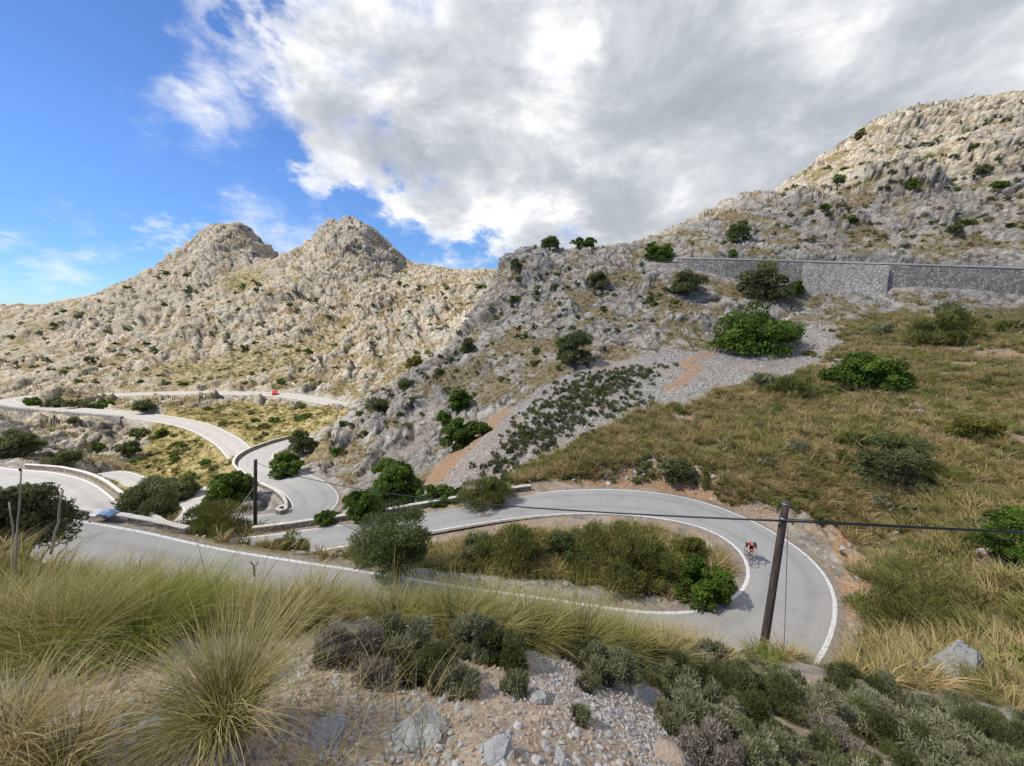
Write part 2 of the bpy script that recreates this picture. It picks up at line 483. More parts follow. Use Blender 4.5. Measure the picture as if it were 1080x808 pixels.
c(140, 294, 358); c(120, 303, 365); c(291, 281, 345); c(306, 271, 336); c(360, 280, 285); c(230, 260, 325); c(510, 300, 245); c(530, 330, 200)
c(470, 380, 135); c(420, 410, 128)
w(-330, 430, 15); w(-140, 420, 25); w(-100, 400, 20); w(-60, 390, 10); w(-20, 330, 8); w(20, 330, 8); w(-200, 450, 0); w(-300, 520, -30); w(-600, 500, -60); w(-600, 300, -60); w(-300, 150, -60); w(-200, 60, -35); w(0, 600, -50); w(300, 700, -20); w(-400, 1000, -110); w(0, 1500, -150); w(-1500, 1500, -200); w(1500, 1500, 0); w(0, 4000, -300); w(-4000, 2000, -300); w(4000, 2000, -100); w(0, -3000, 0); w(-4000, -500, -300); w(3000, -1000, 50)
# road centres are ground too
for P_, st in ((PA, 8), (PS, 12), (PC, 8), (PD, 6)):
    for q in P_[::st]:
        ctl.append((q[:3] + q[3:]) / 2)
ctl = np.array(ctl)


def logpol(x, y):
    r = np.hypot(x, y)
    return np.stack([np.arctan2(x, y), np.log(np.maximum(r, 0.3))], -1)


ck = logpol(ctl[:, 0], ctl[:, 1])
rr = np.maximum(np.hypot(ctl[:, 0], ctl[:, 1]), 0.3)
cv = ctl[:, 2] / rr
# drop near-duplicates so the solve stays well behaved
keep = []
for i in range(len(ck)):
    if all((abs(ck[i] - ck[j]).max() > 0.012) for j in keep):
        keep.append(i)
ck, cv = ck[keep], cv[keep]
CSH = 0.03


def phi(d2):
    return np.sqrt(d2 + CSH * CSH)


D2 = ((ck[:, None] - ck[None]) ** 2).sum(-1)
nC = len(ck)
A = np.zeros((nC + 3, nC + 3))
A[:nC, :nC] = -phi(D2) + np.eye(nC) * -0.0006
A[:nC, nC:] = np.hstack([np.ones((nC, 1)), ck])
A[nC:, :nC] = A[:nC, nC:].T
sol = np.linalg.solve(A, np.concatenate([cv, [0, 0, 0]]))


def rbf(k):
    out = np.empty(len(k))
    for s in range(0, len(k), 20000):
        q = k[s:s + 20000]
        d2 = ((q[:, None] - ck[None]) ** 2).sum(-1)
        out[s:s + 20000] = -phi(d2) @ sol[:nC] + sol[nC] + q @ sol[nC + 1:]
    return out


NA, NL = 560, 420
ga = np.concatenate([np.linspace(-math.pi, -1.2, 40)[:-1], np.linspace(-1.2, 1.2, NA), np.linspace(1.2, math.pi, 40)[1:]])
gl = np.linspace(math.log(0.4), math.log(6000), NL)
GA, GL = np.meshgrid(ga, gl, indexing='ij')
GZ = rbf(np.stack([GA.ravel(), GL.ravel()], 1)).reshape(GA.shape)
# blend across the seam behind the camera
for arr_i in range(12):
    f = arr_i / 12.0
    m = 0.5 * (GZ[arr_i] + GZ[-1 - arr_i])
    GZ[arr_i] = m * (1 - f) + GZ[arr_i] * f
    GZ[-1 - arr_i] = m * (1 - f) + GZ[-1 - arr_i] * f


def base_h(x, y):
    """smooth ground height (before roads)"""
    k = logpol(x, y)
    a, l = k[..., 0], k[..., 1]
    fi = np.interp(a, ga, np.arange(len(ga)))
    fj = np.clip((l - gl[0]) / (gl[1] - gl[0]), 0, NL - 1.001)
    i = np.minimum(fi.astype(int), len(ga) - 2)
    j = fj.astype(int)
    u, v = fi - i, fj - j
    z = (GZ[i, j] * (1 - u) + GZ[i + 1, j] * u) * (1 - v) + (GZ[i, j + 1] * (1 - u) + GZ[i + 1, j + 1] * u) * v
    return z * np.exp(l)


def carve(x, y, z, want_mask=False):
    """press the roads into the ground; returns z and the distance outside the nearest road edge"""
    mask = np.full(x.shape, 99.0, f32)
    for P_, fall, st in ((PC, 1.6, 1), (PD, 3.0, 1), (PS, 2.2, 1), (PA, 1.7, 2)):
        Q = P_[::st]
        m = (Q[:, :3] + Q[:, 3:]) / 2
        hw = np.linalg.norm(Q[:, :2] - Q[:, 3:5], axis=1) / 2
        T = np.gradient(m, axis=0)
        T /= np.linalg.norm(T[:, :2], axis=1)[:, None]
        lo, hi = m.min(0) - 9, m.max(0) + 9
        idx = np.nonzero((x > lo[0]) & (x < hi[0]) & (y > lo[1]) & (y < hi[1]))[0]
        for s in range(0, len(idx), 60000):
            ii = idx[s:s + 60000]
            d2 = (x[ii, None] - m[None, :, 0]).astype(f32) ** 2 + (y[ii, None] - m[None, :, 1]).astype(f32) ** 2
            k = d2.argmin(1)
            dx, dy = x[ii] - m[k, 0], y[ii] - m[k, 1]
            al = dx * T[k, 0] + dy * T[k, 1]
            la = np.abs(dx * T[k, 1] - dy * T[k, 0])
            beyond = np.maximum(np.abs(al) - 1.5, 0) * ((k == 0) | (k == len(m) - 1))
            e = np.hypot(np.maximum(la - hw[k], 0), beyond)
            zr = m[k, 2] + np.clip(al, -1, 1) * T[k, 2] - 0.07
            wgt = 1 - smooth(e, 0.45, 0.45 + fall)
            if P_ is PD:        # the retaining wall holds the ground back on the valley side
                front = (dx * T[k, 1] - dy * T[k, 0]) > 0
                wgt = np.where(front, 1 - smooth(e, 0.0, 0.6), wgt)
            z[ii] = z[ii] * (1 - wgt) + zr * wgt
            mask[ii] = np.minimum(mask[ii], e)
    return (z, mask) if want_mask else z
print('core', round(time.time() - T0, 1), 'controls', nC)
# ------------------------------------------------------------------ terrain grid, denser where the slope faces the valley path
NAZ_IN, NAZ_OUT, NR = 1400, 90, 1100
AZ = np.concatenate([np.linspace(-math.pi, -1.16, NAZ_OUT // 2)[:-1], np.linspace(-1.16, 1.16, NAZ_IN), np.linspace(1.16, math.pi, NAZ_OUT // 2)[1:]])
NAZ = len(AZ)
# coarse profile per column -> radii
ca = np.concatenate([np.linspace(-math.pi, -1.16, 20)[:-1], np.linspace(-1.16, 1.16, 260), np.linspace(1.16, math.pi, 20)[1:]])
cl = np.linspace(math.log(0.5), math.log(5500), 900)
CA, CL = np.meshgrid(ca, cl, indexing='ij')
cx, cy = np.sin(CA) * np.exp(CL), np.cos(CA) * np.exp(CL)
cz = base_h(cx, cy)
cz = carve(cx.ravel(), cy.ravel(), cz.ravel()).reshape(cx.shape)
el = np.arctan2(cz, np.exp(CL))
vis = el >= np.maximum.accumulate(el, axis=1) - 0.02
del_ = np.abs(np.diff(el, axis=1)) / 0.0022
dl = np.diff(CL, axis=1)
wt = np.where(vis[:, 1:], del_, del_ * 0.2) + dl * 55 + 0.02
# soften over neighbouring columns so that the grid does not shear
K = np.array([1, 3, 5, 7, 5, 3, 1], float); K /= K.sum()
wp = np.pad(wt, ((3, 3), (0, 0)), mode='edge')
wt = sum(K[i] * wp[i:i + wt.shape[0]] for i in range(7))
cum = np.concatenate([np.zeros((len(ca), 1)), np.cumsum(wt, axis=1)], 1)
cum /= cum[:, -1:]
Lc = np.stack([np.interp(np.linspace(0, 1, NR), cum[i], cl) for i in range(len(ca))])
fi = np.interp(AZ, ca, np.arange(len(ca)))
i0 = np.minimum(fi.astype(int), len(ca) - 2)
u = (fi - i0)[:, None]
LL = Lc[i0] * (1 - u) + Lc[i0 + 1] * u
RR = np.exp(LL)
X = (np.sin(AZ)[:, None] * RR).ravel()
Y = (np.cos(AZ)[:, None] * RR).ravel()
Zb = base_h(X, Y)
Zb, ROADD = carve(X, Y, Zb, True)
RD = RR.ravel()
P = np.stack([X, Y, Zb], 1)


def grid_normals(P):
    G = P.reshape(NAZ, NR, 3)
    du = np.gradient(G, axis=0)
    dv = np.gradient(G, axis=1)
    n = np.cross(du, dv)
    n *= np.sign(n[..., 2:3] + 1e-9)
    n /= np.linalg.norm(n, axis=2, keepdims=True) + 1e-12
    return n.reshape(-1, 3)


N0 = grid_normals(P)
print('grid', round(time.time() - T0, 1), len(P))


# first hit of a line of sight with a surface given on the grid
def make_hit(Pz):
    G = Pz.reshape(NAZ, NR, 3)
    rr_ = np.hypot(G[..., 0], G[..., 1])
    tan = G[..., 2] / rr_
    def hit(px, py):
        r = ray(px, py)
        a = math.atan2(r[0], r[1])
        i = int(np.clip(np.interp(a, AZ, np.arange(NAZ)) + 0.5, 0, NAZ - 1))
        tt = r[2] / math.hypot(r[0], r[1])
        j = np.nonzero(tan[i] > tt)[0]
        if len(j) == 0:
            return None
        j = j[0]
        if j == 0:
            return G[i, 0].copy()
        a0, a1 = tan[i, j - 1], tan[i, j]
        f = (tt - a0) / (a1 - a0 + 1e-12)
        return G[i, j - 1] * (1 - f) + G[i, j] * f
    return hit


hit0 = make_hit(P)


def region(poly, soft=0.02, wob=0.03, seed=1, t=None):
    """weight of the ground inside a polygon (outline given by sight lines to the ground), with an uneven edge"""
    pts = []
    for q in poly:
        h = hit0(*q[:2]) if len(q) == 2 else W(q[0], q[1], t=q[2])
        if h is not None:
            pts.append(h)
    pts = np.array(pts)
    pk = logpol(pts[:, 0], pts[:, 1])
    k = KLP
    if wob:
        k = k + wob * WOB[seed % 3]
    lo, hi = pk.min(0) - 0.15, pk.max(0) + 0.15
    idx = np.nonzero((k[:, 0] > lo[0]) & (k[:, 0] < hi[0]) & (k[:, 1] > lo[1]) & (k[:, 1] < hi[1]))[0]
    q = k[idx]
    inside = np.zeros(len(q), bool)
    dist = np.full(len(q), 9.0)
    n = len(pk)
    for i in range(n):
        a, b = pk[i], pk[(i + 1) % n]
        cond = (a[1] > q[:, 1]) != (b[1] > q[:, 1])
        xin = (b[0] - a[0]) * (q[:, 1] - a[1]) / (b[1] - a[1] + 1e-12) + a[0]
        inside ^= cond & (q[:, 0] < xin)
        ab = b - a
        tt = np.clip(((q - a) @ ab) / (ab @ ab + 1e-12), 0, 1)
        dist = np.minimum(dist, np.linalg.norm(q - (a + tt[:, None] * ab), axis=1))
    sd = np.where(inside, dist, -dist)
    out = np.zeros(len(KLP), f32)
    out[idx] = smooth(sd, -soft, soft)
    return out


KLP = logpol(X, Y)
_q = np.column_stack([KLP * 9.0, np.zeros(len(KLP))])
WOB = []
for s in range(3):
    a_ = fbm(_q, 4, 0.6, 40 + s)
    b_ = fbm(_q + 31.7, 4, 0.6, 50 + s)
    WOB.append(np.stack([a_, b_], 1))

MAINGRASS = [(480, 640), (470, 585), (560, 500), (590, 470), (655, 440), (715, 425), (770, 405), (820, 395), (880, 350), (905, 330), (960, 322), (1079, 312), (1300, 300, 80), (1300, 640, 18), (1079, 740), (1000, 760), (900, 720), (860, 705), (700, 690), (600, 680)]
g_main = region([(500, 528), (560, 485), (600, 470), (655, 438), (715, 425), (770, 405), (820, 395), (862, 372), (880, 340), (930, 330), (1010, 326), (1079, 316), (1300, 300, 82), (1400, 640, 18), (1079, 735), (900, 702), (915, 660), (880, 560), (800, 530), (700, 505), (560, 510)], 0.02, 0.05, 0)
g_near = region([(-300, 640, 4), (0, 600), (200, 612), (330, 622), (430, 640), (560, 658), (700, 668), (900, 695), (1079, 715), (1079, 745), (930, 725), (800, 705), (640, 690), (520, 668), (400, 660), (330, 650), (300, 668), (200, 672), (100, 690), (0, 705), (-200, 720, 2.2)], 0.04, 0.03, 1)
g_island = region([(300, 585), (470, 575), (570, 555), (690, 556), (760, 585), (770, 620), (720, 632), (600, 615), (420, 600)], 0.02, 0.03, 2)
g_left = region([(240, 556), (330, 575), (300, 590), (170, 570), (120, 540), (140, 515), (190, 505), (240, 530)], 0.02, 0.03, 2)
g_yel = region([(110, 512), (150, 470), (175, 440), (190, 428), (250, 424), (340, 430), (362, 440), (335, 455), (300, 470), (262, 485), (245, 520), (230, 545), (170, 545)], 0.02, 0.04, 0)
g_yel2 = region([(0, 335), (60, 345), (100, 365), (60, 370), (0, 365)], 0.05, 0.10, 1) * 0.45
g_yel3 = region([(225, 305), (255, 285), (300, 287), (280, 300), (240, 320)], 0.03, 0.06, 2) * 0.5
g_yel4 = region([(120, 400), (200, 375), (300, 360), (360, 340), (380, 345), (330, 385), (250, 405)], 0.05, 0.10, 0) * 0.45
scree = region([(430, 530), (470, 490), (520, 447), (560, 417), (600, 398), (640, 386), (720, 372), (790, 366), (838, 342), (885, 348), (880, 362), (850, 387), (790, 397), (740, 412), (712, 428), (655, 440), (600, 470), (560, 490), (510, 526)], 0.03, 0.05, 1)
shrubmat = region([(520, 508), (530, 478), (556, 446), (600, 402), (650, 388), (690, 388), (668, 412), (640, 440), (590, 462), (560, 478), (535, 510)], 0.07, 0.08, 2)
soil1 = region([(437, 512), (460, 490), (500, 455), (527, 436), (532, 446), (505, 470), (470, 500), (448, 520)], 0.045, 0.06, 0) * 1.0
soil2 = region([(690, 408), (715, 388), (740, 372), (758, 373), (735, 392), (705, 412)], 0.045, 0.06, 1) * 0.9
soil3 = region([(350, 530), (395, 490), (450, 450), (470, 455), (420, 500), (380, 535)], 0.02, 0.04, 1) * 0.6
soil_near = region([(-400, 808, 1.4), (0, 745), (120, 690), (300, 690), (420, 672), (560, 705), (600, 740), (700, 800), (720, 900, 1.5), (300, 1100, 1.2)], 0.06, 0.05, 2)
gravel_near = region([(560, 672), (640, 690), (700, 740), (790, 790), (800, 860, 2.2), (700, 830, 2.1), (640, 780), (560, 735)], 0.05, 0.06, 0)
gravel_path = region([(375, 655), (440, 648), (470, 665), (420, 670), (380, 668)], 0.03, 0.02, 1)
cutbank = region([(620, 508), (700, 496), (760, 488), (818, 498), (892, 560), (915, 620), (905, 660), (890, 600), (850, 560), (780, 532), (700, 512)], 0.02, 0.03, 2)
low_near = region([(330, 672), (420, 660), (540, 675), (610, 700), (700, 692), (860, 712), (1079, 770), (1200, 900, 3.5), (800, 900, 2.4), (700, 760), (560, 730), (380, 715)], 0.05, 0.04, 1)

grass = np.maximum.reduce([g_main, g_near, g_island * 0.8, g_left, low_near * 0.35])
yellow = np.maximum.reduce([g_yel, g_yel2, g_yel3, g_yel4])
soil = np.maximum.reduce([soil1, soil2, soil3 * 0.7, soil_near])
gravel = np.maximum.reduce([scree, gravel_near, gravel_path])
verge = (1 - smooth(ROADD, 0.3, 1.6)) * (RD < 70)
soft = np.clip(np.maximum.reduce([grass, yellow * 0.9, soil * 0.95, gravel, g_near]), 0, 1)
soft = np.clip(soft - 0.75 * cutbank * (1 - verge), 0, 1)
near_soft = 1 - smooth(RD, 9 + 10 * (KLP[:, 0] < -0.5), 16 + 14 * (KLP[:, 0] < -0.5))
soft = np.maximum(soft, near_soft)
rockm = (1 - soft) * smooth(ROADD, 0.5, 2.6)
_dw = Y - np.interp(X, _wt[:, 0], _wt[:, 1])        # distance in front of the retaining wall
rockd = 1 - 0.85 * ((X > 38) & (X < 125) & (_dw > -9) & (_dw < 7)) * smooth(np.abs(_dw + 1.5), 8, 3)

# patches of earth and dry grass between the rocks
pn = fbm(P / 9.0, 5, 0.6, 91)
pn2 = fbm(P / 2.2, 4, 0.6, 92)
steep = 1 - N0[:, 2]
patch = smooth(pn + 0.6 * pn2 + (0.30 - steep) * 0.9, 0.14, 0.50)

# ------------------------------------------------------------------ displacement
_el = np.arctan2(Zb, RD).reshape(NAZ, NR)
VIS = (_el >= np.maximum.accumulate(_el, axis=1) - 0.03).ravel()
near_idx = np.nonzero((rockm > 0.01) & VIS & (np.abs(KLP[:, 0]) < 1.12) & (RD < 700))[0]
Pi = P[near_idx].astype(f32)
rd = RD[near_idx]
rm = rockm[near_idx] * (1 - 0.55 * patch[near_idx])
farw = smooth(rd, 120, 190)
warp = np.stack([fbm(Pi / 7 + k * 13.1, 3, 0.5, 60 + k) for k in range(3)], 1) * 1.4
# beds dip to the left in this range
th = R(28)
Bm = np.array([[math.cos(th), 0, -math.sin(th)], [0, 1, 0], [math.sin(th), 0, math.cos(th)]], f32)
Q = (Pi + warp) @ Bm.T
Q = Q * np.array([1, 1, 1.7], f32)
disp = np.zeros(len(Pi), f32)
crack = np.zeros(len(Pi), f32)
tone = np.zeros(len(Pi), f32)
for (s_near, s_far, amp, sd) in ((8.0, 15.0, 0.10, 3), (2.6, 5.2, 0.19, 4), (0.95, 2.2, 0.24, 5)):
    for near_set in (True, False):
        wsel = (1 - farw) if near_set else farw
        sel = np.nonzero(wsel > 0)[0]
        s = s_near if near_set else s_far
        f1, f2, rid, gx = worley(Q[sel] / s, sd + (0 if near_set else 10))
        edge = smooth(f2 - f1, 0.0, 0.16)
        h = (rid - 0.5) * 0.75 + (0.35 - f1) * 0.22 + gx * 1.5 + (edge - 1) * 0.40
        disp[sel] += wsel[sel] * h * s * amp
        crack[sel] += wsel[sel] * (1 - edge) * (0.45 if sd != 5 else 0.3)
        tone[sel] += wsel[sel] * (rid - 0.5) * (0.55 if sd != 3 else 0.45)
# stepped beds: ledges and small cliffs
for s_l, a_l, ww in ((3.2, 0.34, 1 - farw), (1.3, 0.20, 1 - farw), (9.0, 0.30, farw), (3.6, 0.24, farw)):
    zz_ = Q[:, 2] / 1.7 / s_l + 0.55 * fbm(Pi / (s_l * 4), 3, 0.5, int(s_l * 10))
    fr_ = zz_ - np.floor(zz_)
    msk_ = smooth(fbm(Pi / (s_l * 5), 2, 0.5, int(s_l * 10) + 3), -0.25, 0.25)
    disp += (smooth(fr_, 0.0, 0.75) - smooth(fr_, 0.86, 1.0) - 0.4) * s_l * a_l * ww * msk_
    crack += 0.5 * smooth(fr_, 0.88, 0.97) * msk_ * ww
# outcrops and gullies of their own
for (px_, py_, rp_, hh_) in ((940, 195, 42, 6.0), (975, 230, 30, 3.5), (1045, 165, 55, 5.0), (880, 235, 26, 3.0), (1000, 255, 30, 2.5), (845, 215, 20, 2.0), (720, 335, 34, 2.2), (690, 300, 26, 2.0), (560, 285, 26, 3.0), (600, 320, 22, 2.0),
                             (470, 405, 26, 3.5), (505, 385, 16, 2.5), (355, 470, 26, 3.0), (390, 450, 18, 2.0), (430, 430, 22, 2.5), (536, 276, 12, 2.5), (455, 330, 22, 3.5), (490, 350, 18, -4.0), (470, 375, 20, -4.0), (440, 460, 18, -2.5), (520, 330, 16, -3.0), (640, 300, 20, -2.0),
                             (365, 255, 26, 5.0), (235, 255, 24, 4.0), (150, 330, 40, 5.0), (215, 345, 30, 5.0), (300, 320, 30, -6.0), (255, 300, 24, -5.0), (110, 360, 36, 4.0), (60, 350, 30, -5.0), (400, 320, 30, 5.0), (340, 350, 30, -5.0), (180, 385, 40, 4.0), (430, 350, 22, 4.0), (30, 380, 30, 4.0)):
    hp = hit0(px_, py_)
    if hp is None:
        continue
    tt_ = hp[1] * CP - hp[2] * SP
    rr_ = rp_ * tt_ / FPX
    dv = Pi - hp + warp * 0.6 * rr_ / 4
    dd_ = np.sqrt((dv ** 2).sum(1)) / rr_
    disp += hh_ * (1 - smooth(dd_, 0.45, 1.15))
big = fbm(Pi / (14 + 20 * farw[:, None]), 4, 0.5, 21, ridged=True)
disp += big * (0.8 + 1.3 * farw)
disp += fbm(Pi / (1.6 + 2 * farw[:, None]), 5, 0.7, 23) * (0.26 + 0.40 * farw)
lim = np.minimum(1.0, rd / 60.0)
# keep skyline crests and road sides near their surveyed place
disp = disp * (0.82 + 0.18 * farw) * rm * (0.35 + 0.65 * lim) * rockd[near_idx]
P[near_idx] += N0[near_idx] * disp[:, None]
CR = np.zeros(len(P), f32); CR[near_idx] = crack * rm
TN = np.zeros(len(P), f32); TN[near_idx] = tone * rm
# soft ground: hummocks
sid = np.nonzero((RD < 160) & (soft > 0.02) & (ROADD > 0.4) & (np.abs(KLP[:, 0]) < 1.3))[0]
hm = fbm(P[sid] / 2.6, 4, 0.55, 71) * 0.35 * np.clip(RD[sid] / 20, 0.08, 1) + fbm(P[sid] / 0.45, 4, 0.6, 72) * 0.05 * np.clip(RD[sid] / 12, 0.25, 1)
P[sid, 2] += hm * soft[sid] * smooth(ROADD[sid], 0.45, 1.6)
print('displaced', round(time.time() - T0, 1))

# faces
ii, jj = np.meshgrid(np.arange(NAZ - 1), np.arange(NR - 1), indexing='ij')
v0 = (ii * NR + jj).ravel()
F = np.stack([v0, v0 + NR, v0 + NR + 1, v0 + 1], 1)
cap = np.array([0, 0, -1.76])
V = np.vstack([P, [cap]])
ic = len(P)
ci = np.arange(NAZ - 1) * NR
Fc = np.stack([np.full(NAZ - 1, ic), ci + NR, ci], 1)

# cover masks: x grass, y gravel, z bare soil ; second colour: dry gold, crack, tone
bare = smooth(fbm(P / 5.5, 4, 0.65, 33) + 0.35 * fbm(P / 1.4, 3, 0.6, 34), 0.16, 0.34) * g_main * (RD > 16)
mgrass = np.clip(np.maximum(grass, 0) - soil * 0.6 - gravel * 0.9, 0, 1) * (1 - 0.6 * cutbank) * (1 - 0.9 * bare)
mrockveg = patch * rockm
msoil = np.clip(soil + 0.50 * cutbank + verge * 0.5 + 0.62 * bare + 0.75 * low_near + 0.35 * g_near * (RD < 14), 0, 1)
ext = lambda a: np.concatenate([a, [0]])
cover = np.stack([ext(mgrass), ext(gravel), ext(msoil)], 1)
cover2 = np.stack([ext(yellow), ext(CR), ext(TN * 0.5 + 0.5)], 1)


def mat_terrain():
    m, N = new_mat('limestone_ground')
    pos = N.n('ShaderNodeNewGeometry').outputs['Position']
    dist = N.vm('LENGTH', pos)
    s1 = N.n('ShaderNodeSeparateColor', {0: N.attr('cover').outputs['Color']})
    s2 = N.n('ShaderNodeSeparateColor', {0: N.attr('cover2').outputs['Color']})
    veg = N.attr('rockveg').outputs['Fac']
    mg, mv, ms = s1.outputs[0], s1.outputs[1], s1.outputs[2]
    yel, crk, ton = s2.outputs[0], s2.outputs[1], s2.outputs[2]
    # limestone
    nA = N.noise(pos, 0.09, 3, 0.65)
    nB = N.noise(pos, 0.9, 5, 0.75)
    nC_ = N.noise(pos, 6.0, 3, 0.7)
    rock = N.ramp(nB, [(0.30, (0.120, 0.108, 0.090)), (0.42, (0.27, 0.250, 0.215)), (0.56, (0.43, 0.405, 0.355)), (0.75, (0.60, 0.57, 0.51))])
    warm = N.mix(1.0, rock, (1.04, 0.97, 0.86), 'MULTIPLY')
    rock = N.mix(N.sstep(nA, 0.38, 0.62), rock, warm)
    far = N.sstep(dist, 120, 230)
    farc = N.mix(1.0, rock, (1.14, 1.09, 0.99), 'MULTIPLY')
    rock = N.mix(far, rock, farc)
    bed = N.vm('MULTIPLY', N.n('ShaderNodeVectorRotate', {'Vector': pos, 'Axis': (0, 1, 0), 'Angle': R(24)}).outputs[0], (0.25, 0.25, 2.0))
    bd1 = N.noise(bed, 0.8, 4, 0.7, 0.6)
    rock = N.mix(N.m('MULTIPLY', N.sstep(bd1, 0.52, 0.40), 0.45), rock, (0.16, 0.145, 0.12))
    rock = N.mix(N.m('MULTIPLY', N.sstep(bd1, 0.55, 0.66), 0.35), rock, (0.60, 0.57, 0.52))
    k = N.m('ADD', 0.52, N.m('MULTIPLY', ton, 0.80))
    rock = N.mix(1.0, rock, N.n('ShaderNodeCombineColor', {0: k, 1: k, 2: k}).outputs[0], 'MULTIPLY')
    # lichen-dark clefts, darkened further to make up for flat lighting
    rock = N.mix(N.m('MULTIPLY', N.sstep(crk, 0.22, 0.75), 0.8), rock, (0.08, 0.072, 0.055))
    stain = N.sstep(N.noise(pos, 2.2, 3, 0.75), 0.58, 0.72)
    rock = N.mix(N.m('MULTIPLY', stain, 0.45), rock, (0.13, 0.115, 0.095))
    # earth and dry grass on ledges
    earth = N.ramp(N.noise(pos, 1.3, 4, 0.75), [(0.3, (0.045, 0.048, 0.020)), (0.44, (0.12, 0.10, 0.045)), (0.56, (0.27, 0.20, 0.095)), (0.75, (0.40, 0.29, 0.17))])
    vm_ = N.sstep(N.m('ADD', veg, N.m('MULTIPLY', N.m('SUBTRACT', nC_, 0.5), 1.1)), 0.42, 0.72)
    col = N.mix(N.m('MULTIPLY', vm_, 0.85), rock, earth)
    # gold grass of the valley
    gold = N.ramp(N.noise(pos, 0.35, 6, 0.8), [(0.33, (0.05, 0.065, 0.02)), (0.43, (0.13, 0.125, 0.045)), (0.50, (0.29, 0.235, 0.095)), (0.58, (0.38, 0.30, 0.15)), (0.68, (0.52, 0.48, 0.38))])
    col = N.mix(N.sstep(N.m('ADD', yel, N.m('MULTIPLY', N.m('SUBTRACT', nB, 0.5), 1.9)), 0.30, 0.55), col, gold)
    # bleached tussock ground
    gr = N.ramp(N.noise(pos, 1.6, 4, 0.7), [(0.3, (0.05, 0.055, 0.02)), (0.45, (0.12, 0.11, 0.045)), (0.6, (0.21, 0.17, 0.08)), (0.75, (0.33, 0.27, 0.18))])
    col = N.mix(N.sstep(N.m('ADD', mg, N.m('MULTIPLY', N.m('SUBTRACT', nB, 0.5), 0.9)), 0.3, 0.6), col, gr)
    # bare soil
    so = N.ramp(N.noise(pos, 3.5, 5, 0.75), [(0.3, (0.19, 0.145, 0.105)), (0.45, (0.32, 0.245, 0.175)), (0.58, (0.42, 0.325, 0.235)), (0.75, (0.50, 0.43, 0.35))])
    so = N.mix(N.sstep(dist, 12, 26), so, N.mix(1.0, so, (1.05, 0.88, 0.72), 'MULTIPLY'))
    # scree
    vo = N.voro(pos, 6.5)
    vr = N.n('ShaderNodeSeparateColor', {0: vo.outputs['Color']}).outputs[0]
    vn = N.voro(pos, 16.0)
    vnr = N.n('ShaderNodeSeparateColor', {0: vn.outputs['Color']}).outputs[0]
    nearw = N.sstep(dist, 14, 5)
    pick = N.m('ADD', N.m('MULTIPLY', vr, N.m('SUBTRACT', 1.0, nearw)), N.m('MULTIPLY', vnr, nearw))
    gv = N.ramp(pick, [(0.0, (0.13, 0.115, 0.095)), (0.35, (0.26, 0.238, 0.205)), (0.7, (0.36, 0.335, 0.295)), (1.0, (0.50, 0.47, 0.42))])
    gv = N.mix(N.m('MULTIPLY', N.sstep(nA, 0.45, 0.62), 0.45), gv, (0.38, 0.28, 0.20))
    col = N.mix(N.sstep(N.m('ADD', mv, N.m('MULTIPLY', N.m('SUBTRACT', nB, 0.5), 0.5)), 0.35, 0.6), col, gv)
    peb = N.sstep(vnr, 0.45, 0.75)
    so = N.mix(N.m('MULTIPLY', N.m('MULTIPLY', peb, nearw), 0.55), so, (0.42, 0.37, 0.31))
    col = N.mix(N.sstep(N.m('ADD', ms, N.m('MULTIPLY', N.m('SUBTRACT', nB, 0.5), 0.8)), 0.35, 0.7), col, so)
    bh = N.m('ADD', N.m('MULTIPLY', nC_, 0.5), N.m('MULTIPLY', N.voro(pos, 1.7, 'DISTANCE_TO_EDGE').outputs[0], 0.5))
    bh = N.m('SUBTRACT', bh, N.m('MULTIPLY', N.m('MULTIPLY', vn.outputs['Distance'], nearw), 0.25))
    bd = N.m('ADD', 0.05, N.m('MULTIPLY', N.sstep(dist, 5, 60), 0.35))
    p = N.n('ShaderNodeBsdfPrincipled', {'Base Color': col, 'Roughness': 0.95, 'Specular IOR Level': 0.1})
    b = N.n('ShaderNodeBump', {'Height': bh, 'Strength': 0.7, 'Distance': bd})
    N.put(p.inputs['Normal'], b.outputs[0])
    N.n('ShaderNodeOutputMaterial', {'Surface': p.outputs[0]})
    return m


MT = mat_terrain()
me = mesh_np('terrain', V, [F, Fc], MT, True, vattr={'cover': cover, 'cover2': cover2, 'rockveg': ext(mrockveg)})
terrain = link('terrain', me, label='rocky limestone mountainside with scree, dry grass and bare earth', kind='structure')
GP = P.reshape(NAZ, NR, 3)
GR = np.hypot(GP[..., 0], GP[..., 1])
hit = make_hit(P)


def ground(x, y):
    a = math.atan2(x, y)
    r = math.hypot(x, y)
    fi_ = float(np.interp(a, AZ, np.arange(NAZ)))
    i = min(int(fi_), NAZ - 2)
    u_ = fi_ - i
    z0 = np.interp(r, GR[i], GP[i, :, 2])
    z1 = np.interp(r, GR[i + 1], GP[i + 1, :, 2])
    return float(z0 * (1 - u_) + z1 * u_)


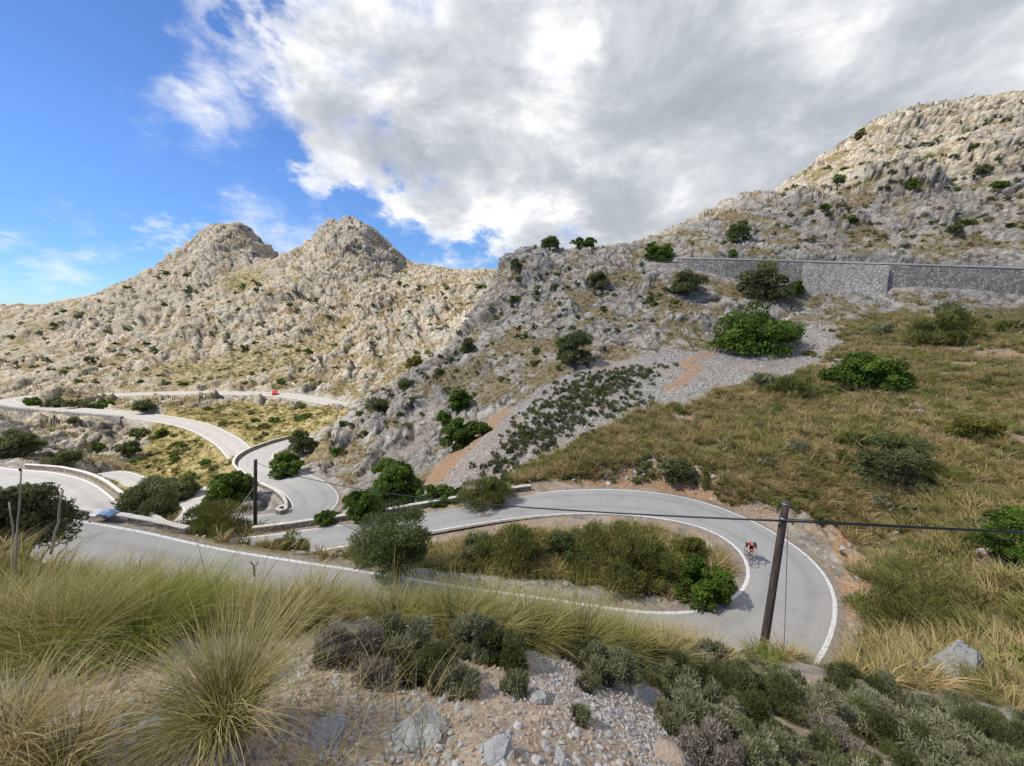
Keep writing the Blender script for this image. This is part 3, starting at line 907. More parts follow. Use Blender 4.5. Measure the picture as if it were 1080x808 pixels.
# ------------------------------------------------------------------ roads
def mat_asphalt(name, base, far=False):
    m, N = new_mat(name)
    pos = N.n('ShaderNodeNewGeometry').outputs['Position']
    n1 = N.noise(pos, 0.35, 5, 0.6)
    n2 = N.noise(pos, 30.0, 3, 0.7)
    n3 = N.noise(pos, 2.4, 5, 0.7)
    kk = N.m('ADD', 0.72, N.m('ADD', N.m('MULTIPLY', n1, 0.34), N.m('ADD', N.m('MULTIPLY', n2, 0.16), N.m('MULTIPLY', n3, 0.10))))
    lat = N.attr('lat').outputs['Fac']          # -1 .. 1 across the carriageway
    al = N.m('ABSOLUTE', lat)
    track = N.m('MULTIPLY', N.sstep(N.m('ABSOLUTE', N.m('SUBTRACT', al, 0.48)), 0.2, 0.02), 0.10)
    kk = N.m('SUBTRACT', kk, track)
    col = N.mix(1.0, base, N.n('ShaderNodeCombineColor', {0: kk, 1: kk, 2: kk}).outputs[0], 'MULTIPLY')
    ck_ = N.voro(N.vm('ADD', pos, N.vm('MULTIPLY', N.n('ShaderNodeTexNoise', {'Vector': pos, 'Scale': 0.8}).outputs['Color'], (1.5, 1.5, 1.5))), 0.22, 'DISTANCE_TO_EDGE').outputs[0]
    col = N.mix(N.m('MULTIPLY', N.m('MULTIPLY', N.sstep(ck_, 0.010, 0.002), 0.35), N.sstep(n1, 0.45, 0.6)), col, (0.09, 0.09, 0.09))
    st_ = N.sstep(N.noise(N.vm('MULTIPLY', pos, (1, 1, 0.2)), 0.9, 4, 0.7), 0.56, 0.72)
    col = N.mix(N.m('MULTIPLY', st_, 0.35), col, (0.19, 0.185, 0.175))
    grit = N.sstep(N.m('ADD', al, N.m('MULTIPLY', N.m('SUBTRACT', n3, 0.5), 0.5)), 0.78, 1.0)
    col = N.mix(N.m('MULTIPLY', grit, 0.35), col, (0.34, 0.30, 0.25))
    finish(N, col, 0.9, n2, 0.25, 0.01, 0.25)
    return m


def mat_line():
    m, N = new_mat('road_paint')
    pos = N.n('ShaderNodeNewGeometry').outputs['Position']
    w_ = N.sstep(N.noise(pos, 7.0, 5, 0.8), 0.36, 0.52)
    col = N.mix(w_, (0.30, 0.29, 0.27), (0.74, 0.73, 0.69))
    finish(N, col, 0.7)
    return m


def mat_shoulder():
    m, N = new_mat('road_shoulder')
    pos = N.n('ShaderNodeNewGeometry').outputs['Position']
    col = N.ramp(N.noise(pos, 3.0, 6, 0.75), [(0.3, (0.14, 0.12, 0.10)), (0.5, (0.27, 0.235, 0.19)), (0.75, (0.40, 0.34, 0.27))])
    finish(N, col, 0.95, N.noise(pos, 14, 4, 0.7), 0.6, 0.03)
    return m


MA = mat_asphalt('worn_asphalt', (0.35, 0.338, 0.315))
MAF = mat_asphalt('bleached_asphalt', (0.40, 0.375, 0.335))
MLN = mat_line()
MSH = mat_shoulder()


def road(name, Pp, asphalt, label, line=0.20, shoulder=0.35, lines=(True, True)):
    L, Rr = Pp[:, :3], Pp[:, 3:]
    wd = np.linalg.norm(L - Rr, axis=1)
    d = (Rr - L) / wd[:, None]
    offs = [(-shoulder, 0), (0, 0), (line, 0)]
    cols, lat = [], []
    def at(k, s):  # s metres in from left
        return L + d * s[:, None]
    z = np.zeros(len(L))
    mids = [0.2, 0.35, 0.5, 0.65, 0.8]
    ss = [z - shoulder, z, z + line] + [line + (wd - 2 * line) * q for q in mids] + [wd - line, wd, wd + shoulder]
    mi = [2, 1 if lines[0] else 0] + [0] * (len(mids) + 1) + [1 if lines[1] else 0, 2]
    n = len(L)
    VV, la = [], []
    for s in ss:
        p_ = at(0, s)
        t_ = s / wd * 2 - 1
        crown = 0.05 * (1 - np.clip(np.abs(t_), 0, 1) ** 2)
        p_ = p_ + np.stack([z, z, crown], 1)
        VV.append(p_)
        la.append(t_)
    VV[0][:, 2] -= 0.06
    VV[-1][:, 2] -= 0.06
    k = len(ss)
    V_ = np.stack(VV, 1).reshape(-1, 3)
    la = np.stack(la, 1).ravel()
    a, b = np.meshgrid(np.arange(n - 1), np.arange(k - 1), indexing='ij')
    q = (a * k + b).ravel()
    F_ = np.stack([q, q + 1, q + k + 1, q + k], 1)
    idx = np.tile(mi, n - 1)
    me = mesh_np(name, V_, F_, [asphalt, MLN, MSH], True, vattr={'lat': la}, mat_index=idx)
    return link(name, me, label=label, kind='structure')


road('road', PA, MA, 'grey asphalt hairpin road with white edge lines')
road('road', PS, MA, 'lower asphalt road bending in an S below the rock face', line=0.14)
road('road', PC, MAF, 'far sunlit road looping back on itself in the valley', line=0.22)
road('road', PD, MA, 'upper road running behind the tall stone wall')


# ------------------------------------------------------------------ stone walls
def mat_masonry(name, lo, hi, scale=2.2, mortar=(0.16, 0.15, 0.135)):
    m, N = new_mat(name)
    pos = N.n('ShaderNodeNewGeometry').outputs['Position']
    v1 = N.voro(pos, scale, 'F1', 0.9)
    ed = N.voro(pos, scale, 'DISTANCE_TO_EDGE', 0.9).outputs[0]
    r_ = N.n('ShaderNodeSeparateColor', {0: v1.outputs['Color']}).outputs[0]
    col = N.mix(r_, lo, hi)
    col = N.mix(N.sstep(ed, 0.10, 0.03), col, mortar)
    big = N.noise(pos, 0.25, 5, 0.65)
    kk = N.m('ADD', 0.72, N.m('MULTIPLY', big, 0.55))
    col = N.mix(1.0, col, N.n('ShaderNodeCombineColor', {0: kk, 1: kk, 2: kk}).outputs[0], 'MULTIPLY')
    drip = N.sstep(N.noise(N.vm('MULTIPLY', pos, (0.9, 0.9, 0.12)), 1.0, 4, 0.7), 0.52, 0.70)
    col = N.mix(N.m('MULTIPLY', drip, 0.5), col, (0.12, 0.11, 0.095))
    h = N.m('ADD', N.m('MULTIPLY', N.sstep(ed, 0.0, 0.12), 0.8), N.m('MULTIPLY', N.noise(pos, 12, 4, 0.7), 0.4))
    finish(N, col, 0.95, h, 0.9, 0.08, 0.1)
    return m


M_WALL = mat_masonry('rubble_masonry', (0.21, 0.195, 0.17), (0.46, 0.43, 0.38), 2.1)
M_BUT = mat_masonry('pale_masonry', (0.40, 0.37, 0.315), (0.68, 0.64, 0.56), 2.4, (0.20, 0.19, 0.17))
M_PAR = mat_masonry('parapet_masonry', (0.26, 0.225, 0.185), (0.50, 0.45, 0.38), 3.5)
M_CONC, _N = new_mat('pale_coping')
_p = _N.n('ShaderNodeNewGeometry').outputs['Position']
finish(_N, _N.ramp(_N.noise(_p, 2.5, 6, 0.7), [(0.3, (0.42, 0.39, 0.33)), (0.7, (0.70, 0.66, 0.58))]), 0.9, _N.noise(_p, 9, 4), 0.5, 0.03)


def sweep(Lo, Hi, thick, segs=6, jitter=0.0, seed=0):
    """closed wall body between a lower and an upper polyline (front face), thick to the back"""
    Lo, Hi = np.asarray(Lo, float), np.asarray(Hi, float)
    n = len(Hi)
    T = np.gradient(Hi, axis=0); T[:, 2] = 0
    T /= np.linalg.norm(T, axis=1)[:, None]
    back = np.stack([-T[:, 1], T[:, 0], np.zeros(n)], 1) * thick
    ring = [Lo + (Hi - Lo) * (i / segs) for i in range(segs + 1)]
    ring += [Hi + back * 0.5, Hi + back, (Hi + back) * 0.5 + (Lo + back) * 0.5, Lo + back]
    k = len(ring)
    V_ = np.stack(ring, 1).reshape(-1, 3)
    if jitter:
        V_ = V_ + np.stack([fbm(V_ * 2.3 + s, 3, 0.6, seed + s) for s in range(3)], 1) * jitter
    a, b = np.meshgrid(np.arange(n - 1), np.arange(k), indexing='ij')
    a, b = a.ravel(), b.ravel()
    b2 = (b + 1) % k
    F_ = np.stack([a * k + b, (a + 1) * k + b, (a + 1) * k + b2, a * k + b2], 1)
    caps = [np.arange(k)[::-1][None], (np.arange(k) + (n - 1) * k)[None]]
    return V_, [F_, caps[0], caps[1]]


def sub(poly, x0, x1, step=0.8):
    q = catmull(np.array(poly), step)
    m = (q[:, 0] >= x0) & (q[:, 0] <= x1)
    return q[m]


# tall retaining wall under the upper road
top = _wt[(_wt[:, 0] > W(712, 272, t=95)[0]) & (_wt[:, 0] < 118)]
lo = top.copy()
for k_ in range(len(lo)):
    lo[k_, 2] = min(ground(lo[k_, 0], lo[k_, 1] - 1.2), lo[k_, 2] - 0.5) - 1.5
nrm = offset(top, 0.9) - top
lo[:, :2] += nrm[:, :2]
wall = bpy.data.objects.new('retaining_wall', None)
C.objects.link(wall)
wall.location = tuple(float(q) for q in lo[len(lo) // 2])
tag(wall, 'long tall grey rubble stone wall carrying the upper road across the mountainside', 'retaining wall')
WL = np.array(wall.location)
V_, F_ = sweep(lo - WL, top - WL, 0.9, 8, 0.05, 5)
link('masonry', mesh_np('masonry', V_, F_, M_WALL), wall)
cl_ = offset(top, 0.12); ch_ = cl_.copy(); cl_[:, 2] += 0.003; ch_[:, 2] += 0.30
V_, F_ = sweep(cl_ - WL, ch_ - WL, 1.1, 1, 0.02, 6)
link('coping', mesh_np('coping', V_, F_, M_CONC), wall)
# battered buttress panel standing proud of the wall
def wall_at(px, dz=0.0):
    r_ = ray(px, 278)
    s = _wt[:, 0] / _wt[:, 1]
    i = np.argmin(np.abs(s - r_[0] / r_[1]))
    return _wt[i]
xa, xb = wall_at(849)[0], wall_at(938)[0]
bt = _wt[(_wt[:, 0] >= xa) & (_wt[:, 0] <= xb)].copy()
bt = offset(bt, 0.95); bt[:, 2] -= 0.35
bl = offset(bt, 1.5)
for k_ in range(len(bl)):
    bl[k_, 2] = min(ground(bl[k_, 0], bl[k_, 1]), bl[k_, 2] - 6) - 1.5
V_, F_ = sweep(bl - WL, bt - WL, 2.2, 8, 0.04, 7)
link('buttress', mesh_np('buttress', V_, F_, M_BUT), wall, label='paler stone buttress panel leaning against the wall')


def parapet(Pline, h, thick, label, side=1, mat=None, name='parapet_wall', jit=0.05, seed=0, cope=True):
    g = np.array(Pline)
    base = g.copy(); base[:, 2] -= 0.5
    tp = g.copy(); tp[:, 2] += h * 0.85
    tp[:, 2] += fbm(g / 1.1 + 3, 3, 0.6, seed + 3) * 0.06
    thick = thick * 0.72
    o_ = g[len(g) // 2]
    V_, F_ = sweep(base - o_, tp - o_, thick * side, 3, jit, seed)
    root = link(name, mesh_np(name, V_, F_, mat or M_PAR), loc=o_, label=label, cat='stone wall')
    if cope:
        b2 = offset(tp, -0.03 * side * -1)
        b2[:, 2] -= 0.02
        t2 = b2.copy(); t2[:, 2] += 0.09
        V_, F_ = sweep(b2 - o_, t2 - o_, (thick + 0.06) * side, 1, 0.02, seed + 9)
        link('coping', mesh_np('coping', V_, F_, M_CONC), root)
    return root


Lp = PA[:, :3]
Rp = PA[:, 3:]
cmid = (Lp + Rp) / 2
# (a) on the valley side of the near stretch, left
i1 = np.argmin(np.linalg.norm(Lp[:, :2] - W(20, 541, z=-13.8)[:2], axis=1))
i2 = np.argmin(np.linalg.norm(Lp[:, :2] - W(186, 569, z=-14.9)[:2], axis=1))
parapet(offset(Lp[i1:i2 + 1], -0.55), 0.36, 0.4, 'low cream stone kerb wall along the near road with a sheet caught behind it', seed=11)
# (b) far side of the back stretch, from behind the olive tree to the bend
j1 = np.argmin(np.linalg.norm(Rp[:, :2] - W(560, 521, z=-17.1)[:2], axis=1))
j2 = np.argmin(np.linalg.norm(Rp[:, :2] - W(262, 566, z=-19.6)[:2], axis=1))
parapet(offset(Rp[j1:j2 + 1], 0.5)[::-1], 0.55, 0.4, 'long low stone parapet behind the olive tree at the foot of the scree', seed=12)
# (c) outer side of the road going down on the left
k1 = np.argmin(np.linalg.norm(Rp[:, :2] - W(190, 568, z=-20.5)[:2], axis=1))
k2 = np.argmin(np.linalg.norm(Rp[:, :2] - W(22, 495.5, z=-23.5)[:2], axis=1))
parapet(offset(Rp[k1:k2 + 1], 0.5)[::-1], 0.6, 0.4, 'curved stone parapet around the outside of the bend at the left edge', seed=13)
# (d) S road: wall round the left bend and wall round the near bend
SL, SR = PS[:, :3], PS[:, 3:]
def near_i(A, q):
    return int(np.argmin(np.linalg.norm(A[:, :2] - q[:2], axis=1)))
a1, a2 = near_i(PS[:, :3], W(318, 463, z=-31.5)), near_i(PS[:, :3], W(300, 504, z=-27))
parapet(offset(SR[a1:a2 + 1], 0.45)[::-1], 0.75, 0.45, 'dark-topped stone parapet round the far left bend of the S road', seed=14)
a3, a4 = near_i(PS[:, :3], W(300, 504, z=-27)), near_i(PS[:, :3], W(285, 554, z=-24.9))
parapet(offset(SR[a3:a4 + 1], 0.45)[::-1], 0.6, 0.45, 'stone parapet inside the near bend of the S road', seed=15)
# (e) walls under the far loop
CLn, CRn = PC[:, :3], PC[:, 3:]
def face_wall(px0, px1, h0, h1, mat, label, seed):
    m = (PC[:, 0] / PC[:, 1] * 1.0)
    a_, b_ = near_i(PC[:, :3], W(px0, 431, z=-38)), near_i(PC[:, :3], W(px1, 436, z=-38))
    a_, b_ = min(a_, b_), max(a_, b_)
    q1, q2 = CLn[a_:b_ + 1], CRn[a_:b_ + 1]
    side = q1 if np.mean(q1[:, 1]) < np.mean(q2[:, 1]) else q2
    side = side[np.argsort(side[:, 0])]
    tp = side.copy(); tp[:, 1] -= 0.8
    bs = tp.copy(); bs[:, 1] -= 0.7
    bs[:, 2] -= np.linspace(h0, h1, len(bs))
    o_ = tp[len(tp) // 2]
    tp[:, 2] += 0.5
    V_, F_ = sweep(bs - o_, tp - o_, 0.9, 4, 0.05, seed)
    root = link('retaining_wall', mesh_np('retaining_wall', V_, F_, mat), loc=o_, label=label, cat='retaining wall')
    return root
face_wall(-20, 30, 5, 5.5, M_WALL, 'grey stone wall under the outer end of the far loop road', 21)
face_wall(32, 66, 6, 6, M_BUT, 'cream stone wall panel under the far loop road', 22)
face_wall(68, 150, 6.5, 1.5, M_WALL, 'grey stone wall tapering away under the far road above the rock slab', 23)
print('roads', round(time.time() - T0, 1))
# ------------------------------------------------------------------ foliage materials
def mat_leaf(name, stops, rough=0.7, trans=0.38, nscale=1.2, fres=0.25):
    m, N = new_mat(name)
    pos = N.n('ShaderNodeNewGeometry').outputs['Position']
    r_ = N.attr('rnd').outputs['Fac']
    f = N.m('ADD', N.m('MULTIPLY', r_, 0.65), N.m('MULTIPLY', N.noise(pos, nscale, 2, 0.6), 0.35))
    stops = [(p_, tuple(v * 1.32 for v in c_)) for p_, c_ in stops]
    finish(N, N.ramp(f, stops), rough, spec=fres, trans=trans)
    return m


ML_DARK = mat_leaf('dark_leaves', [(0.15, (0.030, 0.048, 0.008)), (0.5, (0.075, 0.125, 0.016)), (0.85, (0.15, 0.23, 0.030))])
ML_OLIVE = mat_leaf('olive_leaves', [(0.15, (0.055, 0.070, 0.024)), (0.5, (0.105, 0.135, 0.042)), (0.85, (0.20, 0.235, 0.10))])
ML_GREY = mat_leaf('grey_leaves', [(0.1, (0.095, 0.095, 0.055)), (0.5, (0.18, 0.185, 0.095)), (0.9, (0.34, 0.33, 0.22))], 0.85, 0.15, 2.0)
ML_TWIG = mat_leaf('dead_twigs', [(0.1, (0.10, 0.086, 0.062)), (0.5, (0.22, 0.195, 0.145)), (0.9, (0.38, 0.345, 0.27))], 0.9, 0.05, 2.0)
ML_BROOM = mat_leaf('broom_leaves', [(0.15, (0.060, 0.066, 0.018)), (0.5, (0.150, 0.158, 0.040)), (0.85, (0.27, 0.26, 0.085))], 0.8, 0.2)
ML_YELLOW = mat_leaf('yellow_green_leaves', [(0.15, (0.06, 0.060, 0.012)), (0.5, (0.14, 0.14, 0.022)), (0.85, (0.26, 0.24, 0.05))])
ML_RED = mat_leaf('red_brown_leaves', [(0.15, (0.05, 0.018, 0.013)), (0.5, (0.11, 0.038, 0.026)), (0.85, (0.19, 0.085, 0.055))])
ML_SCRUB = mat_leaf('scrub_leaves', [(0.15, (0.040, 0.047, 0.018)), (0.5, (0.105, 0.120, 0.042)), (0.85, (0.21, 0.225, 0.095))])
MB, _N = new_mat('grey_bark')
_p = _N.n('ShaderNodeNewGeometry').outputs['Position']
finish(_N, _N.ramp(_N.noise(_p, 9.0, 5, 0.7), [(0.3, (0.05, 0.04, 0.032)), (0.7, (0.15, 0.13, 0.11))]), 0.95, _N.noise(_p, 22, 4), 0.6, 0.02)


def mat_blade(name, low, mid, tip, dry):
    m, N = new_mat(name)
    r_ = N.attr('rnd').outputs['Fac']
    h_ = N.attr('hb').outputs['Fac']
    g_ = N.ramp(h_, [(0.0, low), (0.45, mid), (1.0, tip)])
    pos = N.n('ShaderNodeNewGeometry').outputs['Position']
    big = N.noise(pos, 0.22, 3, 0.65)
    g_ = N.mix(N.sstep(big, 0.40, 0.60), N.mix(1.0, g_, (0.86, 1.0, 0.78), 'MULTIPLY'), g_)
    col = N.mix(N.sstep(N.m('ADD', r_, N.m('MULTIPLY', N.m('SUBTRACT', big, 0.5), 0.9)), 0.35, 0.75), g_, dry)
    finish(N, col, 0.75, spec=0.25, trans=0.3)
    return m


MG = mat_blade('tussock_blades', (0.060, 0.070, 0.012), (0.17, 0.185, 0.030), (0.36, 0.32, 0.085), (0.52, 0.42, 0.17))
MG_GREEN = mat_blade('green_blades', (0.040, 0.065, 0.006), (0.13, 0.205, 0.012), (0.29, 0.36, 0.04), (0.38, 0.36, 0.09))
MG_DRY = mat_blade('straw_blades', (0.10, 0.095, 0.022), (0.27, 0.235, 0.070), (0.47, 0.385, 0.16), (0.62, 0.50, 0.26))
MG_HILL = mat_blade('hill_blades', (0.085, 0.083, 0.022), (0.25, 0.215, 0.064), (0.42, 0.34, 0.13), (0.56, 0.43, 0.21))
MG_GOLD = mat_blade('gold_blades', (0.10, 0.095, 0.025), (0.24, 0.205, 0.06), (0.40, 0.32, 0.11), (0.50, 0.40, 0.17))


# ------------------------------------------------------------------ builders
def leaf_mass(n, dims, leaf, clumps, g, flat=0.0, elong=1.6, up=0.0, fill=0.35, droop=0.0):
    """n leaf cards on the shells of many clumps inside a dome of size dims; returns V, F, rnd, clump centres"""
    wx, wy, h = dims
    cc, cr = [], []
    for k in range(clumps):
        th_ = g.uniform(0, 2 * math.pi)
        rr_ = math.sqrt(g.uniform(0, 1)) * 0.80
        zz_ = g.uniform(0.12, 1.0) * math.sqrt(max(0.02, 1 - (rr_ / 0.98) ** 2))
        cc.append((math.cos(th_) * rr_ * wx / 2, math.sin(th_) * rr_ * wy / 2, zz_ * h * 0.86))
        cr.append(g.uniform(0.13, 0.27) * (wx + wy + 2 * h) / 4 * (1.0 if clumps < 30 else 0.75))
    cc, cr = np.array(cc), np.array(cr)
    k = g.integers(0, clumps, n)
    d = g.normal(size=(n, 3))
    d /= np.linalg.norm(d, axis=1)[:, None]
    d[:, 2] = np.where(d[:, 2] < -0.35, -d[:, 2], d[:, 2])
    rad = cr[k] * (1 - fill * g.uniform(0, 1, n) ** 1.5) * g.uniform(0.82, 1.16, n)
    pos = cc[k] + d * rad[:, None] * np.array([1, 1, 0.8])
    pos[:, 2] = np.abs(pos[:, 2]) + 0.01 * h
    nrm = d + g.normal(size=(n, 3)) * 0.75
    nrm /= np.linalg.norm(nrm, axis=1)[:, None]
    t = np.cross(nrm, g.normal(size=(n, 3)))
    if up:
        t = t * (1 - up) + (d * 0.6 + np.array([0, 0, 0.8])) * up
    t /= np.linalg.norm(t, axis=1)[:, None] + 1e-9
    b = np.cross(nrm, t)
    s = leaf * g.uniform(0.6, 1.35, n)[:, None]
    t, b = t * s * elong, b * s / elong * 1.1
    V_ = np.stack([pos - t, pos + b, pos + t, pos - b], 1).reshape(-1, 3)
    F_ = np.arange(4 * n).reshape(-1, 4)
    ck_ = g.uniform(0, 1, clumps)
    rnd = np.clip(0.55 * ck_[k] + 0.45 * g.uniform(0, 1, n), 0, 1)
    return V_, F_, rnd, cc


def tube(pts, radii, sides=7):
    pts = np.asarray(pts, float)
    n = len(pts)
    T = np.gradient(pts, axis=0)
    T /= np.linalg.norm(T, axis=1)[:, None] + 1e-9
    a = np.cross(T, np.array([0.31, 0.87, 0.38]))
    a /= np.linalg.norm(a, axis=1)[:, None] + 1e-9
    b = np.cross(T, a)
    an = np.arange(sides) * 2 * math.pi / sides
    R_ = np.asarray(radii, float)[:, None, None]
    V_ = pts[:, None] + R_ * (a[:, None] * np.cos(an)[None, :, None] + b[:, None] * np.sin(an)[None, :, None])
    i, j = np.meshgrid(np.arange(n - 1), np.arange(sides), indexing='ij')
    i, j = i.ravel(), j.ravel()
    j2 = (j + 1) % sides
    F_ = np.stack([i * sides + j, (i + 1) * sides + j, (i + 1) * sides + j2, i * sides + j2], 1)
    V_ = np.vstack([V_.reshape(-1, 3), pts[:1], pts[-1:]])
    c0, c1 = len(V_) - 2, len(V_) - 1
    j = np.arange(sides)
    tri = np.vstack([np.stack([np.full(sides, c0), j, (j + 1) % sides], 1), np.stack([np.full(sides, c1), (n - 1) * sides + (j + 1) % sides, (n - 1) * sides + j], 1)])
    return V_, [F_, tri]


def merge(parts):
    """[(V, [F...])] -> V, [quads, tris...]"""
    Vs, by = [], {}
    o = 0
    for V_, Fs in parts:
        for F_ in (Fs if isinstance(Fs, list) else [Fs]):
            if len(F_):
                by.setdefault(F_.shape[1], []).append(F_ + o)
        Vs.append(V_)
        o += len(V_)
    return np.vstack(Vs), [np.vstack(v) for v in by.values()]


def limbs(cc, g, base_r, trunk_h=0.0, n=8):
    parts = []
    top_ = np.array([0.0, 0.0, trunk_h])
    if trunk_h > 0:
        bend = g.normal(size=2) * 0.12 * trunk_h
        pts = np.array([[0, 0, -0.25], [bend[0] * 0.6, bend[1] * 0.6, trunk_h * 0.5], [0, 0, trunk_h]])
        parts.append(tube(catmull(pts, trunk_h / 5), np.linspace(base_r * 1.25, base_r * 0.85, len(catmull(pts, trunk_h / 5)))))
    for c_ in cc[:n]:
        m = (top_ + c_) / 2 + g.normal(size=3) * 0.08 * np.linalg.norm(c_)
        m[2] = abs(m[2])
        pts = catmull(np.array([top_ + [0, 0, -0.1], m, c_]), np.linalg.norm(c_) / 5 + 0.02)
        parts.append(tube(pts, np.linspace(base_r * 0.6, base_r * 0.12, len(pts)), 5))
    return merge(parts)


KINDS = {   # leaf material, leaf size factor, elongation, upward, clumps
    'dense': (ML_DARK, 1.0, 1.25, 0.0, 34), 'olive': (ML_OLIVE, 0.85, 2.2, 0.35, 40), 'broom': (ML_BROOM, 0.85, 2.6, 0.65, 26), 'grey': (ML_GREY, 0.7, 2.6, 0.6, 22),
    'yellow': (ML_YELLOW, 0.9, 1.6, 0.2, 18), 'red': (ML_RED, 0.9, 1.5, 0.2, 12), 'scrub': (ML_SCRUB, 0.85, 1.7, 0.25, 20), 'dead': (ML_TWIG, 0.75, 3.6, 0.6, 16)}


def plant(name, px, py_base, wpx, hpx, kind, label, cat='shrub', t=None, depth=None, trunk=0.0, group=None, lean=0.0, n=None, sink=0.06, clumps=None):
    """a bush or tree standing on the ground met by the line of sight to its foot; wpx, hpx = its apparent size"""
    p0 = hit(px, py_base)
    if t is not None:
        q = W(px, py_base, t=t)
        p0 = np.array([q[0], q[1], ground(q[0], q[1])])
    tt = p0[1] * CP - p0[2] * SP
    wdt, hgt = wpx * tt / FPX, hpx * tt / FPX
    g = np.random.default_rng(int(px * 7 + py_base * 13 + wpx))
    mat, ls, el_, up, ncl = KINDS[kind]
    ncl = clumps or ncl
    leaf = max(0.9 * tt / FPX, 0.035) * ls * 1.25
    n = n or int(np.clip(wpx * hpx * 5.0, 400, 13000))
    dz = trunk * hgt
    V_, F_, rnd, cc = leaf_mass(n, (wdt, depth or wdt * 0.85, hgt - dz), leaf, ncl, g, elong=el_, up=up)
    V_[:, 2] += dz
    cc[:, 2] += dz
    if lean:
        V_[:, 0] += lean * V_[:, 2]
        cc[:, 0] += lean * cc[:, 2]
    root = bpy.data.objects.new(name, None)
    C.objects.link(root)
    root.location = (float(p0[0]), float(p0[1]), float(p0[2]) - sink * hgt)
    tag(root, label, cat, group)
    crown = 'crown' if trunk else 'foliage'
    link(crown, mesh_np(crown, V_, F_, mat, False, fattr={'rnd': rnd}), root)
    VL, FL = limbs(cc, g, max(0.012, 0.03 * hgt) if not trunk else 0.035 * hgt, dz, 9 if trunk else 6)
    st = 'trunk' if trunk else 'stems'
    link(st, mesh_np(st, VL, FL, MB, True), root)
    return root


G = 'shrubs'
plant('olive_tree', 418, 612, 96, 96, 'olive', 'bushy olive tree with bent trunk beside the near road', 'tree', t=22.5, trunk=0.24, n=20000, clumps=60)
plant('shrub', 416, 526, 66, 50, 'dense', 'large round dark green bush at the foot of the scree, just above the parapet')
plant('shrub', 384, 548, 46, 38, 'dense', 'dark green bush wedged between the rock slope and the parapet behind the olive tree')
plant('shrub', 508, 530, 62, 30, 'broom', 'low round olive green bush against the parapet at the bottom of the grey scree')
plant('shrub', 465, 546, 56, 14, 'dense', 'flat dark bush half hidden by the olive tree crown', t=35)
plant('tree', 605, 384, 38, 46, 'olive', 'single round dark tree standing on the rock face above the scree', 'tree', trunk=0.08, n=6000)
plant('shrub', 784, 371, 100, 54, 'dense', 'widest bright green bush on the rocks directly under the stone wall', n=13000, clumps=60, lean=0.25)
plant('shrub', 802, 314, 50, 40, 'scrub', 'tall grey green bush growing against the stone wall')
plant('shrub', 838, 310, 18, 16, 'dense', 'small round bush at the corner of the pale buttress')
plant('shrub', 725, 311, 36, 28, 'scrub', 'sparse dark bush on the pale rock left of the wall bushes')
plant('shrub', 687, 273, 16, 20, 'dense', 'left one of the two touching bushes at the end of the stone wall')
plant('shrub', 700, 276, 18, 22, 'dense', 'right one of the two touching bushes at the end of the stone wall')
plant('tree', 580, 269, 20, 19, 'olive', 'little tree alone on the skyline crest', 'tree', trunk=0.3, t=110, n=2500)
plant('shrub', 615, 270, 30, 8, 'dense', 'flat bush on the skyline right of the little crest tree', t=112)
plant('shrub', 547, 283, 14, 13, 'scrub', 'dark bush on the knob of the crest')
plant('shrub', 631, 303, 20, 19, 'scrub', 'dull green bush below the skyline crest')
plant('shrub', 779, 255, 26, 24, 'olive', 'loose olive green bush on the slope above the stone wall')
plant('shrub', 773, 270, 10, 8, 'dense', 'tiny dark bush just above the stone wall')
plant('shrub', 910, 405, 84, 36, 'dense', 'wide dark green bush in the dry grass below the buttress', n=11000, clumps=50)
plant('shrub', 838, 418, 44, 30, 'broom', 'olive brown bush at the lower tip of the upper scree')
plant('shrub', 1064, 600, 64, 84, 'dense', 'big dark green bush at the right edge under the cable', n=12000)
plant('shrub', 940, 508, 62, 56, 'scrub', 'grey green bush in the middle of the grassy right slope')
plant('shrub', 958, 662, 112, 106, 'broom', 'large feathery green bush right of the hairpin bend', n=16000, clumps=50)
plant('shrub', 990, 362, 58, 44, 'broom', 'brown green bush below the right end of the stone wall')
plant('shrub', 648, 617, 100, 74, 'broom', 'largest brown green bush in the middle of the hairpin island', t=24.5, n=16000, clumps=50, trunk=0.0)
plant('shrub', 543, 592, 74, 48, 'broom', 'rounded olive bush at the left part of the hairpin island')
plant('shrub', 740, 630, 58, 54, 'dense', 'bright green bush at the tip of the hairpin island', n=11000)
plant('shrub', 725, 590, 40, 30, 'yellow', 'yellow green bush behind the bright one in the hairpin island')
plant('shrub', 598, 600, 52, 34, 'olive', 'paler olive bush filling the gap between the two big island bushes', t=26.5)
plant('shrub', 690, 612, 56, 46, 'broom', 'brown green bush leaning against the bright one on the island')
plant('shrub', 500, 588, 44, 24, 'scrub', 'small dark bush at the left tip of the hairpin island')
plant('shrub', 300, 588, 60, 18, 'broom', 'low bush between the two road stretches left of the olive tree', t=26)
plant('shrub', 246, 546, 52, 46, 'dense', 'dark green bush left of the far pole', t=52)
plant('shrub', 160, 562, 60, 50, 'scrub', 'round dark bush right outside the parapet of the left bend', t=40)
plant('shrub', 222, 580, 80, 40, 'broom', 'brown green bush between the near road and the lower road', t=33)
plant('shrub', 215, 560, 52, 30, 'scrub', 'grey green bush behind the brown one left of the far pole', t=40)
plant('shrub', 190, 540, 50, 26, 'olive', 'pale olive bush at the bottom of the golden valley', t=60)
plant('shrub', 304, 501, 34, 28, 'dense', 'bright green bush on the bank inside the S bend')
plant('shrub', 320, 478, 26, 30, 'scrub', 'dark bush in the cleft at the foot of the rock spur')
plant('shrub', 345, 552, 26, 15, 'dense', 'small dark bush outside the near curve of the S road')
plant('shrub', 484, 473, 66, 38, 'dense', 'band of green bush on the ledge above the orange scree strip', depth=3.0, lean=0.4)
